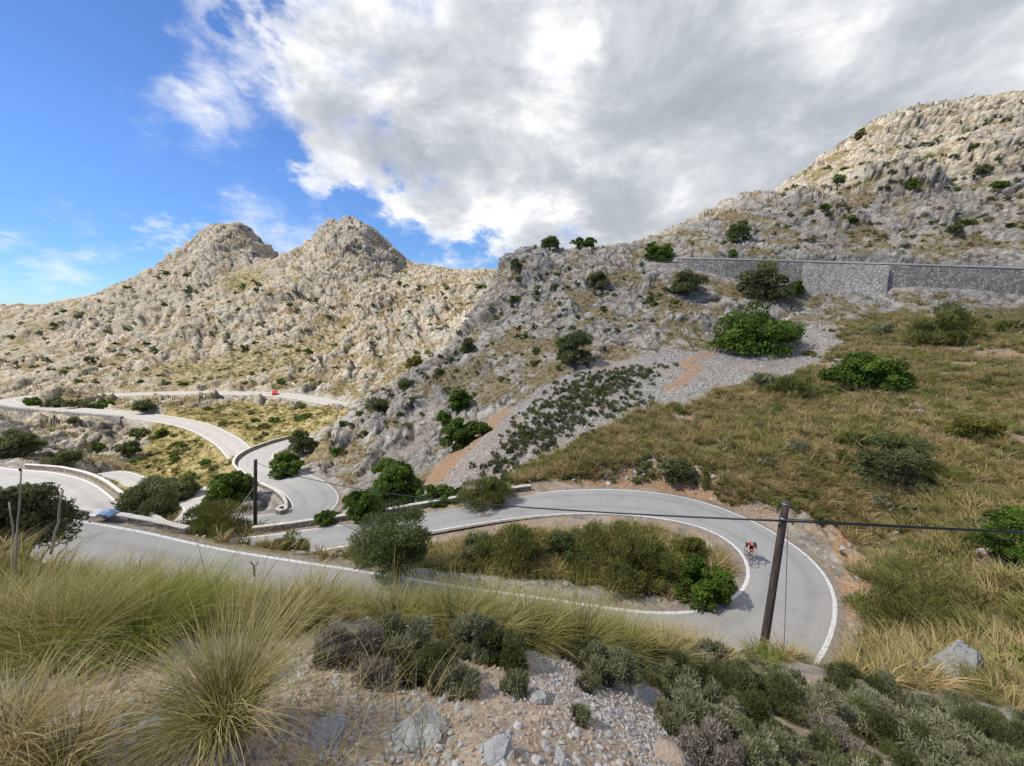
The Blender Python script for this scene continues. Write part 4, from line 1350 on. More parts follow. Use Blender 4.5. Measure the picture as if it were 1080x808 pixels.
plant('shrub', 486, 434, 24, 32, 'dense', 'dark bush in a hollow of the grey cliff')
plant('shrub', 469, 446, 18, 16, 'dense', 'round bush on the cliff just left of the green ledge')
plant('shrub', 399, 434, 22, 17, 'scrub', 'bush on top of the rock spur above the S bend')
plant('shrub', 427, 410, 14, 12, 'broom', 'small brown bush up on the rock spur')
plant('shrub', 492, 372, 16, 18, 'scrub', 'small dark bush in the gully beside the shaded massif')
plant('shrub', 436, 379, 20, 14, 'yellow', 'bright yellow green bush on the pale far slope', t=150)
plant('shrub', 712, 507, 36, 30, 'scrub', 'dark bush hanging over the road cut above the bend')
plant('shrub', 1024, 462, 40, 30, 'yellow', 'mustard green bush high on the right grassy slope')
plant('shrub', 690, 664, 34, 22, 'dense', 'little leafy bush poking up in front of the near road', t=7.4)
plant('shrub', 836, 686, 46, 36, 'scrub', 'small dark leafy plant right of the utility pole against the asphalt', t=9.6)
plant('shrub', 22, 604, 112, 96, 'scrub', 'dark juniper bush at the left edge in front of the road', t=9.5, n=22000, clumps=70)
plant('shrub', 0, 560, 84, 130, 'scrub', 'tall dark bush at the very left edge behind the juniper', t=13, n=16000, clumps=50)
plant('shrub', 86, 553, 44, 30, 'red', 'reddish brown bush behind the low kerb wall', t=26.6)
plant('shrub', 20, 480, 46, 34, 'scrub', 'dark bush on the rocks above the left bend', t=62)
plant('shrub', 66, 490, 34, 20, 'scrub', 'bush just outside the parapet at the left bend')
for k_, (px_, py_, w_, h_, lb) in enumerate([(36, 427, 18, 9, 'leftmost bush in the row inside the far loop'), (61, 428, 24, 11, 'second bush from the left in the row inside the far loop'), (82, 428, 24, 9, 'third bush from the left in the row inside the far loop'),
                                 (108, 431, 26, 9, 'low bush at the right of the row inside the far loop'), (156, 433, 26, 13, 'last and roundest bush inside the far loop'), (80, 446, 14, 7, 'dark bush at the foot of the cream wall panel'), (104, 475, 12, 9, 'small bush on the pale rock slab'),
                                 (150, 459, 20, 9, 'bush at the top right edge of the pale rock slab'), (135, 480, 22, 18, 'dark bush in the gully beside the pale rock slab'), (172, 460, 12, 9, 'bush beside the far road on the golden slope')]):
    plant('shrub', px_, py_, w_, h_, 'scrub' if k_ % 3 else 'dense', lb)
for px_, py_, w_, h_, kd, lb in [(908, 146, 9, 11, 'scrub', 'dark bush leaning out from the right hand skyline'), (882, 193, 14, 9, 'olive', 'green bush on the upper mountain slope below the leaning skyline bush'), (1035, 183, 16, 9, 'scrub', 'small dark bush high on the layered grey cliff'),
                             (1052, 199, 16, 9, 'dense', 'dark bush under the layered cliff near the right edge'), (897, 235, 12, 8, 'dense', 'dark bush beside the bulging rock above the wall'), (1018, 158, 12, 6, 'scrub', 'flat bush in a band of the upper cliff'),
                             (958, 200, 8, 14, 'dense', 'narrow bush in the crack of the bulging rock'), (1003, 245, 16, 8, 'scrub', 'bush on the ledge above the right end of the wall'), (722, 300, 10, 8, 'scrub', 'tiny bush behind the sparse one near the wall end')]:
    plant('shrub', px_, py_, w_, h_, kd, lb)
print('catalogued plants', round(time.time() - T0, 1))

# ------------------------------------------------------------------ small shrubs dotted over the slopes: copies of a few sources
def shrub_mesh(seed, kind, n):
    g = np.random.default_rng(seed)
    mat, ls, el_, up, ncl = KINDS[kind]
    V_, F_, rnd, cc = leaf_mass(n, (1, 1, 0.75), 0.085 * ls, 9, g, elong=el_, up=up)
    return mesh_np('scrub_foliage', V_, F_, mat, False, fattr={'rnd': rnd})


def px_of(p):
    tt = p[1] * CP - p[2] * SP
    v = (p[1] * SP + p[2] * CP) / tt
    return 540 + FPX * p[0] / tt, 404 - FPX * v, tt


DOTS = []


def dot_shrubs(poly, count, sizes, kinds, label, group, seed, ndet=260):
    g = np.random.default_rng(seed)
    srcs = [shrub_mesh(seed * 10 + i, k, ndet) for i, k in enumerate(kinds)]
    poly = np.array(poly, float)
    lo, hi = poly.min(0), poly.max(0)
    made = tries = 0
    while made < count and tries < count * 60:
        tries += 1
        q = g.uniform(lo, hi)
        ins = False
        for i in range(len(poly)):
            a, b = poly[i], poly[(i + 1) % len(poly)]
            if (a[1] > q[1]) != (b[1] > q[1]) and q[0] < (b[0] - a[0]) * (q[1] - a[1]) / (b[1] - a[1]) + a[0]:
                ins = not ins
        if not ins:
            continue
        p = hit(*q)
        if p is None:
            continue
        i = int(np.interp(math.atan2(p[0], p[1]), AZ, np.arange(NAZ)))
        j = int(np.searchsorted(GR[i], math.hypot(p[0], p[1])))
        if ROADD[min(i * NR + j, len(ROADD) - 1)] < 1.5:
            continue
        tt = p[1] * CP - p[2] * SP
        spx = g.uniform(*sizes) * (0.6 + 0.8 * g.uniform() ** 2)
        s = spx * tt / FPX
        DOTS.append((spx, srcs[made % len(srcs)], (p[0], p[1], p[2] - 0.12 * s), g.uniform(0, 6.28), (s * g.uniform(.85, 1.3), s, s * g.uniform(.7, 1.1)), label, group))
        made += 1


def place_dots(n_single):
    DOTS.sort(key=lambda d_: -d_[0])
    for spx, me_, loc, rz, sc, label, group in DOTS[:n_single]:
        o = bpy.data.objects.new('shrub', me_)
        C.objects.link(o)
        o.location = loc
        o.rotation_euler = (0, 0, rz)
        o.scale = sc
        tag(o, label, 'shrub', group)
    tv, tf, rnd, cc = leaf_mass(70, (1, 1, 0.75), 0.15, 7, np.random.default_rng(5), elong=1.5)
    rest = DOTS[n_single:]
    pos = np.array([d_[2] for d_ in rest])
    scatter('shrubbery', [(tv, tf, {'rnd': np.repeat(rnd, 4)})], pos, np.array([d_[4][1] for d_ in rest]), np.random.default_rng(6), ML_SCRUB, 'tiny dark shrubs peppered over the far rocky slopes', squash=(0.7, 1.1))


dot_shrubs([(0, 340), (90, 322), (170, 285), (300, 300), (420, 300), (520, 300), (440, 400), (200, 408), (0, 408)], 260, (3, 8), ['scrub', 'dense', 'scrub', 'olive'],
           'small dark shrub dotted on the pale slopes of the two far peaks', 'shrubs dotted over the far peaks', 301)
dot_shrubs([(130, 500), (180, 430), (340, 430), (300, 470), (230, 500), (240, 540), (180, 530)], 60, (6, 14), ['scrub', 'dense', 'broom', 'olive'],
           'green shrub scattered in the golden grass of the valley below the far road', 'shrubs scattered in the golden valley', 302)
dot_shrubs([(540, 290), (690, 275), (720, 340), (640, 380), (560, 400), (470, 440), (380, 500), (340, 470), (380, 420), (500, 340)], 170, (3.5, 10), ['scrub', 'broom', 'scrub', 'dense'],
           'small shrub clinging to the grey middle rock massif', 'shrubs clinging to the middle massif', 303)
dot_shrubs([(720, 262), (800, 215), (900, 160), (1079, 110), (1079, 262)], 170, (3.5, 9), ['scrub', 'broom', 'olive', 'dense'],
           'small shrub on the mountainside above the tall stone wall', 'shrubs on the mountainside above the wall', 304)
dot_shrubs([(620, 455), (800, 410), (900, 345), (1079, 330), (1079, 640), (960, 560), (880, 520), (720, 470)], 60, (9, 26), ['scrub', 'broom', 'olive', 'broom', 'grey'],
           'dull green shrub among the dry grass of the right hand slope', 'shrubs among the dry grass on the right slope', 305, 500)
print('dotted shrubs', round(time.time() - T0, 1))


# ------------------------------------------------------------------ scattering helper: merges many small copies into one mesh (stuff)
def scatter(name, tmpl, pos, scale, g, mats, label, kind='stuff', lean=(0.0, 0.0), squash=None, cat=None, group=None, tilt=0.0):
    """tmpl: list of (V, F, dict of per-vertex attrs); pos (n,3); scale (n,)"""
    Vs, Fs, at = [], [], {}
    o = 0
    which = g.integers(0, len(tmpl), len(pos))
    for k, (tv, tf, ta) in enumerate(tmpl):
        sel = np.nonzero(which == k)[0]
        if not len(sel):
            continue
        an = g.uniform(0, 2 * math.pi, len(sel))
        ca_, sa_ = np.cos(an), np.sin(an)
        x = tv[None, :, 0] * ca_[:, None] - tv[None, :, 1] * sa_[:, None]
        y = tv[None, :, 0] * sa_[:, None] + tv[None, :, 1] * ca_[:, None]
        z = np.repeat(tv[None, :, 2], len(sel), 0)
        if tilt:
            tx, ty = g.normal(0, tilt, (2, len(sel), 1))
            z = z + x * tx + y * ty
        if squash is not None:
            z = z * g.uniform(*squash, (len(sel), 1))
        s = scale[sel][:, None]
        x = x * s + (z * z) * s * lean[0]
        y = y * s + (z * z) * s * lean[1]
        z = z * s
        V_ = np.stack([x, y, z], -1) + pos[sel][:, None, :]
        nv = len(tv)
        Fs.append((tf[None] + (np.arange(len(sel)) * nv)[:, None, None] + o).reshape(-1, tf.shape[1]))
        Vs.append(V_.reshape(-1, 3))
        ir = g.uniform(0, 1, len(sel))
        for a_, val in ta.items():
            vv = np.repeat(val[None], len(sel), 0)
            if a_ == 'rnd':
                vv = np.clip(vv * 0.42 + ir[:, None] * 0.72 - 0.07, 0, 1)
            at.setdefault(a_, []).append(vv.ravel())
        o += nv * len(sel)
    V_ = np.vstack(Vs)
    me = mesh_np(name, V_, [np.vstack(Fs)], mats, False, vattr={k: np.concatenate(v) for k, v in at.items()})
    return link(name, me, label=label, kind=kind, cat=cat, group=group)


def tuft(nb, g, segs=3, width=0.010, spread=0.16, arch=0.55, hvar=0.45):
    """a tussock about 1 high"""
    an = g.uniform(0, 2 * math.pi, nb)
    r0 = spread * np.sqrt(g.uniform(0, 1, nb))
    L = 1.0 - hvar * g.uniform(0, 1, nb) ** 1.3
    L = L * np.where(g.uniform(0, 1, nb) < 0.12, 0.55, 1.0) * np.where(g.uniform(0, 1, nb) < 0.04, 1.25, 1.0)
    out = (0.15 + arch * g.uniform(0, 1, nb) ** 0.8 + 1.2 * r0)
    da = an + g.normal(0, 0.8, nb)
    s = np.linspace(0, 1, segs + 1)
    bx = np.cos(an) * r0
    by = np.sin(an) * r0
    reach = out[:, None] * (s[None] ** 1.7) * L[:, None]
    x = bx[:, None] + np.cos(da)[:, None] * reach
    y = by[:, None] + np.sin(da)[:, None] * reach
    z = (s[None] - 0.34 * out[:, None] * s[None] ** 2.6) * L[:, None] - 0.03
    wv = width * (1 - s ** 1.6 * 0.92)[None] * g.uniform(0.6, 1.3, nb)[:, None] / 2
    wa = g.uniform(0, 2 * math.pi, nb)[:, None]
    wx_, wy_ = np.cos(wa) * wv, np.sin(wa) * wv
    A_ = np.stack([x - wx_, y - wy_, z], -1)
    B_ = np.stack([x + wx_, y + wy_, z], -1)
    V_ = np.stack([A_, B_], 2).reshape(-1, 3)
    k = 2 * (segs + 1)
    base = (np.arange(nb) * k)[:, None, None]
    q = np.array([[2 * i, 2 * i + 1, 2 * i + 3, 2 * i + 2] for i in range(segs)])[None]
    F_ = (base + q).reshape(-1, 4)
    rb = np.repeat(g.uniform(0, 1, nb), k)
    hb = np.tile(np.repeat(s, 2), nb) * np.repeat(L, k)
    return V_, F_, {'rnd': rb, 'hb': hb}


def pick(weight, n, g, jitter=True):
    """random ground points with the given per-vertex weight"""
    w_ = np.asarray(weight, float)
    cs = np.cumsum(w_)
    i = np.searchsorted(cs, g.uniform(0, cs[-1], n))
    i = np.minimum(i, len(P) - NR - 2)
    u_, v_ = g.uniform(0, 1, (2, n))
    j = np.minimum(i + NR, len(P) - 1)
    return P[i] * (1 - u_[:, None]) + P[j] * u_[:, None], i


place_dots(215)
g = np.random.default_rng(11)
FRUST = VIS & (np.abs(KLP[:, 0]) < 1.12)
offroad = smooth(ROADD, 0.5, 1.3)
mids = [tuft(34, g, 2, 0.05, 0.20, 0.75) for _ in range(5)]
wgt = FRUST * (mgrass > 0.35) * offroad * np.clip(RD, 9, 80) ** 1.35 * (RD > 9) * (RD < 110) * (0.25 + fbm(P / 5, 3, 0.6, 5) > -0.12)
pos, idx = pick(wgt * (g_main + g_near + 0.9 * g_island + 0.8 * g_left > 0.3), 13000, g)
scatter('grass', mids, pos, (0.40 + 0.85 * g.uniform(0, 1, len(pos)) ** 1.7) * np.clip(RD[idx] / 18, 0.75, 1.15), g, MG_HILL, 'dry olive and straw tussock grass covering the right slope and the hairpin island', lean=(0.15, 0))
wg = FRUST * ((yellow > 0.35) + 0.5 * (mrockveg > 0.6)) * offroad * np.clip(RD, 9, 400) ** 0.9 * (RD > 20)
pos, idx = pick(wg, 6500, g)
smalls = [tuft(12, g, 2, 0.16, 0.35, 0.8) for _ in range(4)]
scatter('grass', smalls, pos, g.uniform(0.5, 1.1, len(pos)) * np.clip(RD[idx] / 110, 0.6, 1.5), g, MG_GOLD, 'golden dry grass in the valley and on ledges between the rocks')
# low cushion scrub over the scree and on the right foreground
def cushion(seed, n, kind='grey', leaf=0.045):
    gg = np.random.default_rng(seed)
    V_, F_, rnd, cc = leaf_mass(n, (1, 1, 0.55), leaf, 8, gg, elong=2.4, up=0.55, fill=0.5)
    return V_, F_, {'rnd': np.repeat(rnd, 4)}
wg = FRUST * (shrubmat > 0.02) * shrubmat ** 1.3 * np.clip(RD, 9, 80) ** 1.2
pos, idx = pick(wg, 620, g)
scatter('low_scrub_vegetation', [cushion(s, 110, leaf=0.09) for s in range(60, 64)], pos, g.uniform(0.5, 1.15, len(pos)), g, ML_SCRUB, 'low dark cushion scrub spreading over the grey scree')
wg = FRUST * (g_main > 0.5) * np.clip(RD, 9, 80) ** 1.4 * (fbm(P / 8, 3, 0.6, 15) > 0.05)
pos, idx = pick(wg, 800, g)
scatter('low_scrub_vegetation', [cushion(s, 130, leaf=0.08) for s in range(70, 74)], pos, g.uniform(0.5, 1.3, len(pos)), g, ML_BROOM, 'low olive scrub mixed into the grass of the right slope')
print('hill grass', round(time.time() - T0, 1))

# ------------------------------------------------------------------ foreground tussocks
def fg_tuft(px, py, hpx, nb, mat, label, t=None, arch=0.55, width=0.004, spread=0.13, lean=0.12, seed=1, name='grass_tussock'):
    p0 = hit(px, py) if t is None else None
    if t is not None:
        q = W(px, py, t=t)
        p0 = np.array([q[0], q[1], ground(q[0], q[1])])
    tt = p0[1] * CP - p0[2] * SP
    h = hpx * tt / FPX
    gg = np.random.default_rng(seed)
    V_, F_, at = tuft(nb, gg, 5, max(width, 0.6 * tt / FPX) / h, spread / h if spread > .3 else spread, arch)
    V_[:, 0] += lean * V_[:, 2] ** 2
    me = mesh_np(name, V_ * h, F_, mat, False, vattr=at)
    return link(name, me, loc=p0, label=label, cat='grass tussock')


fg_tuft(243, 772, 150, 1000, MG_DRY, 'big spiky straw coloured tussock in the middle of the left foreground', arch=0.75, seed=1, lean=0.1)
fg_tuft(236, 765, 120, 700, MG_GREEN, 'green inner tussock inside the big straw one', arch=0.8, seed=2)
fg_tuft(150, 690, 105, 1300, MG_GREEN, 'bright green arching tussock on the left brow', arch=0.8, seed=3, spread=0.22)
fg_tuft(205, 664, 78, 900, MG_GREEN, 'second bright green tussock just right of the brightest one', arch=0.75, seed=4, spread=0.2)
fg_tuft(70, 700, 115, 1100, MG, 'leaning olive tussock left of the bright green one', arch=0.9, seed=5, spread=0.2, lean=0.3)
fg_tuft(10, 690, 105, 1000, MG, 'olive tussock at the left edge of the picture above the stony ground', arch=0.8, seed=6, spread=0.2, lean=0.3)
fg_tuft(10, 800, 105, 700, MG_DRY, 'dry straw tussock in the bottom left corner', arch=0.7, seed=7, spread=0.2, lean=0.2)
fg_tuft(75, 830, 110, 500, MG_DRY, 'thin dry tussock cut off by the bottom edge', t=1.45, arch=0.6, seed=8, spread=0.2, lean=0.2)
fg_tuft(330, 660, 70, 900, MG, 'dense tussock at the road edge left of the stone strip', arch=0.7, seed=9, spread=0.22)
fg_tuft(300, 668, 64, 700, MG_DRY, 'straw tussock between the big spiky one and the road', arch=0.7, seed=10, spread=0.22)
fg_tuft(480, 672, 66, 1100, MG, 'wide tussock in the middle of the brow behind the grey cushions', arch=0.7, seed=12, spread=0.25)
fg_tuft(610, 690, 72, 1300, MG, 'largest dark green tussock in front of the near road, above the rubble streak', arch=0.7, seed=13, spread=0.25)
fg_tuft(420, 664, 52, 800, MG, 'short tussock beside the olive tree foot on the brow', arch=0.7, seed=16, spread=0.25)
fg_tuft(520, 678, 62, 900, MG_DRY, 'bleached tussock between the wide one and the straw tipped one', arch=0.7, seed=17, spread=0.25)
fg_tuft(655, 698, 58, 900, MG, 'tussock directly right of the largest dark green one', arch=0.7, seed=18, spread=0.25)
fg_tuft(700, 704, 48, 700, MG_DRY, 'straw tussock below the curve of the near road', arch=0.7, seed=19, spread=0.25)
fg_tuft(750, 708, 44, 700, MG_DRY, 'straw tussock just left of the pole', arch=0.7, seed=20, spread=0.25)
fg_tuft(560, 680, 66, 1000, MG, 'straw tipped tussock left of the largest dark green one', arch=0.7, seed=14, spread=0.25)
fg_tuft(800, 704, 30, 400, MG_GREEN, 'small bright green tussock at the foot of the pole', arch=0.6, seed=15, spread=0.25)
_pb = hit(1014, 716)
KEEP_BOULDER = (np.hypot(X - _pb[0] * 0.94, Y - _pb[1] * 0.94) > 1.3)
# loose foreground grass
near = [tuft(120, g, 3, 0.012, 0.20, 0.65) for _ in range(6)]
wg = FRUST * (g_near > 0.4) * (RD < 14) * ((RD < 9) | (KLP[:, 0] < 0.7) | True) * KEEP_BOULDER * np.clip(RD, 1.5, 12) ** 0.8 * offroad
pos, idx = pick(wg, 330, g)
_az = KLP[idx, 0]
h_ = g.uniform(0.20, 0.52, len(pos)) * (1 + 0.55 * smooth(_az, -0.45, -0.1) * (1 - smooth(_az, 0.45, 0.7))) * np.clip(RD[idx] / 4.0, 0.5, 1.0)
scatter('grass', near, pos, h_, g, MG, 'tall olive and straw grass along the brow of the foreground slope', lean=(0.22, 0))
pos, idx = pick(wg, 200, g)
scatter('grass', near, pos, g.uniform(0.24, 0.56, len(pos)) * np.clip(RD[idx] / 4.0, 0.5, 1.0), g, MG_DRY, 'bleached dry grass along the brow of the foreground slope', lean=(0.25, 0))
sparse = [tuft(14, g, 4, 0.016, 0.4, 0.8) for _ in range(6)]
wg = FRUST * (soil_near > 0.2) * (RD < 5) * (KLP[:, 0] < -0.25) * np.clip(RD, 1, 5)
pos, idx = pick(wg, 170, g)
scatter('grass', sparse, pos, g.uniform(0.10, 0.30, len(pos)), g, MG_DRY, 'thin dry grass stems on the stony left foreground', lean=(0.2, 0.1))
# tall single stalks at the left brow
st = [tuft(3, g, 6, 0.008, 0.15, 0.35, 0.2) for _ in range(5)]
wg = FRUST * (g_near > 0.4) * (RD < 7) * (KLP[:, 0] < -0.3)
pos, idx = pick(wg, 70, g)
scatter('grass', st, pos, g.uniform(0.6, 1.05, len(pos)) * np.clip(RD[idx] / 4.0, 0.45, 1.0), g, MG_DRY, 'long dry seed stalks standing above the left brow', lean=(0.25, 0))

# foreground cushions
def fg_cushion(px, py, w, h, kind, label, seed, t=None):
    p0 = hit(px, py)
    if t is not None:
        q = W(px, py, t=t); p0 = np.array([q[0], q[1], ground(q[0], q[1])])
    tt = p0[1] * CP - p0[2] * SP
    gg = np.random.default_rng(seed)
    s = w * tt / FPX
    V_, F_, rnd, cc = leaf_mass(int(np.clip(w * h * 4.2, 1500, 12000)), (s, s * 0.8, h * tt / FPX), max(0.011, 1.0 * tt / FPX), 16, gg, elong=2.6, up=0.6, fill=0.6)
    root = bpy.data.objects.new('cushion_shrub', None)
    C.objects.link(root)
    root.location = (float(p0[0]), float(p0[1]), float(p0[2]) - 0.03 * s)
    tag(root, label, 'cushion shrub')
    link('foliage', mesh_np('foliage', V_, F_, KINDS[kind][0], False, fattr={'rnd': rnd}), root)
    VL, FL = limbs(cc, gg, 0.012 * s, 0, 12)
    link('stems', mesh_np('stems', VL, FL, MB, True), root)


FC = [(372, 700, 72, 42, 'dead', 'grey leafless twiggy cushion at the left end of the foreground scrub'), (420, 690, 74, 44, 'grey', 'grey green cushion behind the twiggy one'), (455, 718, 60, 40, 'scrub', 'dark green cushion nearest the stony ground in the middle'),
      (500, 690, 64, 46, 'grey', 'round grey green cushion in the middle foreground'), (480, 728, 52, 34, 'grey', 'lowest cushion touching the orange gravel'), (535, 700, 58, 42, 'scrub', 'dark cushion left of the rubble streak'), (400, 722, 44, 26, 'dead', 'small twiggy grey cushion near the white stone'),
      (540, 730, 34, 26, 'grey', 'small cushion alone among the rubble'), (640, 722, 64, 44, 'grey', 'rounded cushion right of the rubble streak'), (690, 712, 60, 40, 'scrub', 'dark cushion behind the tilted slab'), (735, 735, 78, 52, 'scrub', 'broad dark green cushion right of the tilted slab'),
      (725, 775, 76, 56, 'grey', 'large grey cushion in front of the broad dark one'), (750, 805, 60, 46, 'dead', 'dead grey twig cushion at the edge of the rubble'), (800, 742, 70, 48, 'scrub', 'dark cushion left below the pole foot'), (850, 760, 74, 52, 'grey', 'grey green cushion left of the flat white stone'),
      (610, 698, 50, 32, 'scrub', 'dark cushion just under the largest tussock'), (790, 770, 64, 40, 'scrub', 'green cushion beside the flat white stone'), (880, 800, 74, 46, 'dead', 'reddish grey twig cushion on the bottom edge'), (930, 775, 76, 46, 'grey', 'grey green cushion below the boulder'), (960, 805, 90, 46, 'scrub', 'dark cushion at the bottom right'),
      (1040, 790, 90, 50, 'scrub', 'dark green cushion in the bottom right corner'), (900, 735, 60, 36, 'scrub', 'small dark cushion at the edge of the dry grass right of the pole'), (610, 760, 26, 16, 'grey', 'tiny cushion in the gravel under the middle scrub')]
for k_, a_ in enumerate(FC):
    fg_cushion(*a_, seed=500 + k_)
wg = FRUST * (low_near > 0.5) * (RD < 13) * np.clip(RD, 2, 10) ** 0.9 * (KLP[:, 0] > 0.22) * (fbm(P / 1.2, 3, 0.6, 15) > -0.15)
pos, idx = pick(wg, 210, g)
scatter('low_scrub_vegetation', [cushion(s, 900, leaf=0.028) for s in range(80, 84)], pos, g.uniform(0.32, 0.72, len(pos)) * np.clip(RD[idx] / 5, 0.6, 1.1), g, ML_GREY, 'mat of low grey green heath covering the right foreground slope')
pos, idx = pick(wg, 110, g)
scatter('low_scrub_vegetation', [cushion(s, 900, leaf=0.028) for s in range(84, 87)], pos, g.uniform(0.3, 0.65, len(pos)) * np.clip(RD[idx] / 5, 0.6, 1.1), g, ML_SCRUB, 'dark green low heath among the grey on the right foreground slope')
print('foreground', round(time.time() - T0, 1))

# ------------------------------------------------------------------ stones
def ico(sub_):
    import bmesh
    bm = bmesh.new()
    bmesh.ops.create_icosphere(bm, subdivisions=sub_, radius=1)
    V_ = np.array([v.co[:] for v in bm.verts]); F_ = np.array([[v.index for v in f.verts] for f in bm.faces])
    bm.free()
    return V_, F_


def stone(sub_, seed, dims=(1, 1, 1), planes=9, rough=0.05):
    gg = np.random.default_rng(seed)
    V_, F_ = ico(sub_)
    for k in range(planes):
        n_ = gg.normal(size=3); n_ /= np.linalg.norm(n_)
        dd = gg.uniform(0.45, 0.8)
        ex = V_ @ n_ - dd
        V_ = V_ - np.maximum(ex, 0)[:, None] * n_ * 0.96
    V_ = V_ + V_ * (fbm(V_ * 2.2 + seed, 3, 0.6, seed)[:, None] * rough)
    return V_ * np.array(dims), F_


def mat_stone(name, a, b, lich=(0.14, 0.135, 0.12)):
    m, N = new_mat(name)
    pos = N.n('ShaderNodeTexCoord').outputs['Object']
    r_ = N.attr('rnd').outputs['Fac']
    col = N.mix(r_, a, b)
    col = N.mix(N.sstep(N.noise(pos, 9, 5, 0.75), 0.5, 0.68), col, lich)
    k = N.m('ADD', 0.75, N.m('MULTIPLY', N.noise(pos, 40, 4, 0.7), 0.5))
    col = N.mix(1.0, col, N.n('ShaderNodeCombineColor', {0: k, 1: k, 2: k}).outputs[0], 'MULTIPLY')
    finish(N, col, 0.95, N.noise(pos, 25, 5, 0.75), 0.7, 0.02, 0.15)
    return m


MS_G = mat_stone('grey_stone', (0.30, 0.29, 0.28), (0.56, 0.545, 0.51), (0.24, 0.23, 0.215))
MS_O = mat_stone('tan_stone', (0.34, 0.25, 0.17), (0.52, 0.44, 0.35), (0.30, 0.23, 0.17))
MS_B = mat_stone('boulder_stone', (0.40, 0.395, 0.38), (0.40, 0.395, 0.38))
st_t = []
for k_ in range(7):
    V_, F_ = stone(1, 900 + k_, g.uniform(0.6, 1.1, 3) * [1, 1, 0.7], 6, 0.1)
    st_t.append((V_, F_, {'rnd': np.full(len(V_), 0.5)}))
wg = FRUST * (np.maximum(gravel_near, gravel_path) > 0.3) * (RD < 9) * np.clip(RD, 1.2, 7) ** 0.5
pos, idx = pick(wg, 5200, g)
scatter('gravel', st_t, pos, (0.008 + 0.028 * g.uniform(0, 1, len(pos)) ** 2.5) * np.clip(RD[idx] / 3.0, 0.6, 1.7), g, MS_G, 'pale grey limestone rubble running down the foreground', tilt=0.3)
wg = FRUST * (soil_near > 0.3) * (RD < 6) * np.clip(RD, 1.0, 6) ** 0.5
pos, idx = pick(wg, 9000, g)
scatter('gravel', st_t, pos, (0.004 + 0.026 * g.uniform(0, 1, len(pos)) ** 3) * np.clip(RD[idx] / 2.0, 0.7, 1.5), g, MS_O, 'tan and orange pebbles on the bare foreground soil', tilt=0.3)
pos, idx = pick(wg, 2200, g)
scatter('gravel', st_t, pos, (0.005 + 0.040 * g.uniform(0, 1, len(pos)) ** 3), g, MS_G, 'grey pebbles on the bare foreground soil', tilt=0.3)
# rubble along the road edges and on the slopes
wg = FRUST * (ROADD > 0.45) * (ROADD < 1.7) * (RD > 14) * (RD < 60) * np.clip(RD, 10, 50) ** 1.2
pos, idx = pick(wg, 1300, g)
scatter('rubble', st_t, pos, 0.05 + 0.22 * g.uniform(0, 1, len(pos)) ** 2.5, g, MS_O, 'cream and tan rubble along the edges of the hairpin road', tilt=0.3)
wg = FRUST * (scree > 0.5) * np.clip(RD, 20, 90) ** 1.3
pos, idx = pick(wg, 2600, g)
scatter('rubble', st_t, pos, 0.06 + 0.30 * g.uniform(0, 1, len(pos)) ** 3, g, MS_G, 'loose grey stones of the scree fan', tilt=0.3)
wg = FRUST * (g_main > 0.5) * np.clip(RD, 12, 80) ** 1.4 * (0.12 + (bare > 0.4))
pos, idx = pick(wg, 1300, g)
scatter('rubble', st_t, pos, 0.08 + 0.40 * g.uniform(0, 1, len(pos)) ** 3, g, MS_G, 'pale stones showing through the grass of the right slope', tilt=0.3)


def rock(px, py, w, dims, label, seed, mat=MS_B, rot=0.0, name='rock', sub_=5, sink=0.42, tiltx=0.0, cat='rock', planes=12, t=None):
    p0 = hit(px, py)
    if t is not None:
        q = W(px, py, t=t); p0 = np.array([q[0], q[1], ground(q[0], q[1])])
    tt = p0[1] * CP - p0[2] * SP
    s = w * tt / FPX / 1.3
    V_, F_ = stone(sub_, seed, dims, planes, 0.12)
    _a, _b, _r, _g = worley(V_ * 4 + seed, seed)
    V_ = V_ * (1 + 0.09 * (_r - 0.5) + 0.10 * _g)[:, None] + V_ * fbm(V_ * 14, 3, 0.6, seed)[:, None] * 0.02
    me = mesh_np(name, V_ * s, F_, mat, False, vattr={'rnd': np.full(len(V_), 0.5)})
    o = link(name, me, loc=(p0[0], p0[1], p0[2] + s * dims[2] * (0.5 - sink)), label=label, cat=cat)
    o.rotation_euler = (tiltx, 0.1, rot)
    return o


rock(437, 778, 58, (1, .7, .42), 'large flat pale rock lying in the middle of the bare foreground', 31, rot=0.3)
rock(452, 784, 26, (1, .8, .7), 'lump of rock against the right end of the large flat rock', 32)
rock(343, 779, 36, (1, .7, .5), 'flat grey rock half buried left of the large flat one', 33, rot=0.5)
rock(527, 797, 28, (.8, .8, .7), 'pointed grey rock at the bottom edge of the picture', 34)
rock(152, 771, 30, (1, .7, .5), 'grey rock among dry stems in the left foreground', 35)
rock(122, 768, 20, (.9, .8, .6), 'small grey rock left of the one among the stems', 36)
rock(104, 731, 22, (1, .7, .5), 'tan rock under the leaning tussock', 37, mat=MS_O)
rock(60, 725, 26, (1, .7, .5), 'pale rock at the foot of the left tussocks', 38)
rock(396, 717, 9, (.8, .8, .9), 'small bright white stone below the twiggy cushion', 39)
rock(678, 738, 34, (1.1, .5, .35), 'tilted pale slab between two cushions right of the rubble', 40, tiltx=0.3)
rock(668, 722, 12, (.35, .3, 1.1), 'upright splinter of stone beside the tilted slab', 41)
rock(800, 752, 16, (1, .7, .3), 'flat white stone in the heath below the pole', 42)
rock(700, 800, 28, (1, .8, .5), 'tan rock near the bottom of the rubble streak', 43, mat=MS_O)
rock(722, 768, 13, (1, .8, .7), 'grey stone caught between heath cushions', 44)
rock(563, 738, 18, (1, .8, .6), 'grey stone at the upper end of the rubble streak', 45)
rock(570, 764, 17, (1, .7, .5), 'orange tinted stone beside the small lone cushion', 46, mat=MS_O)
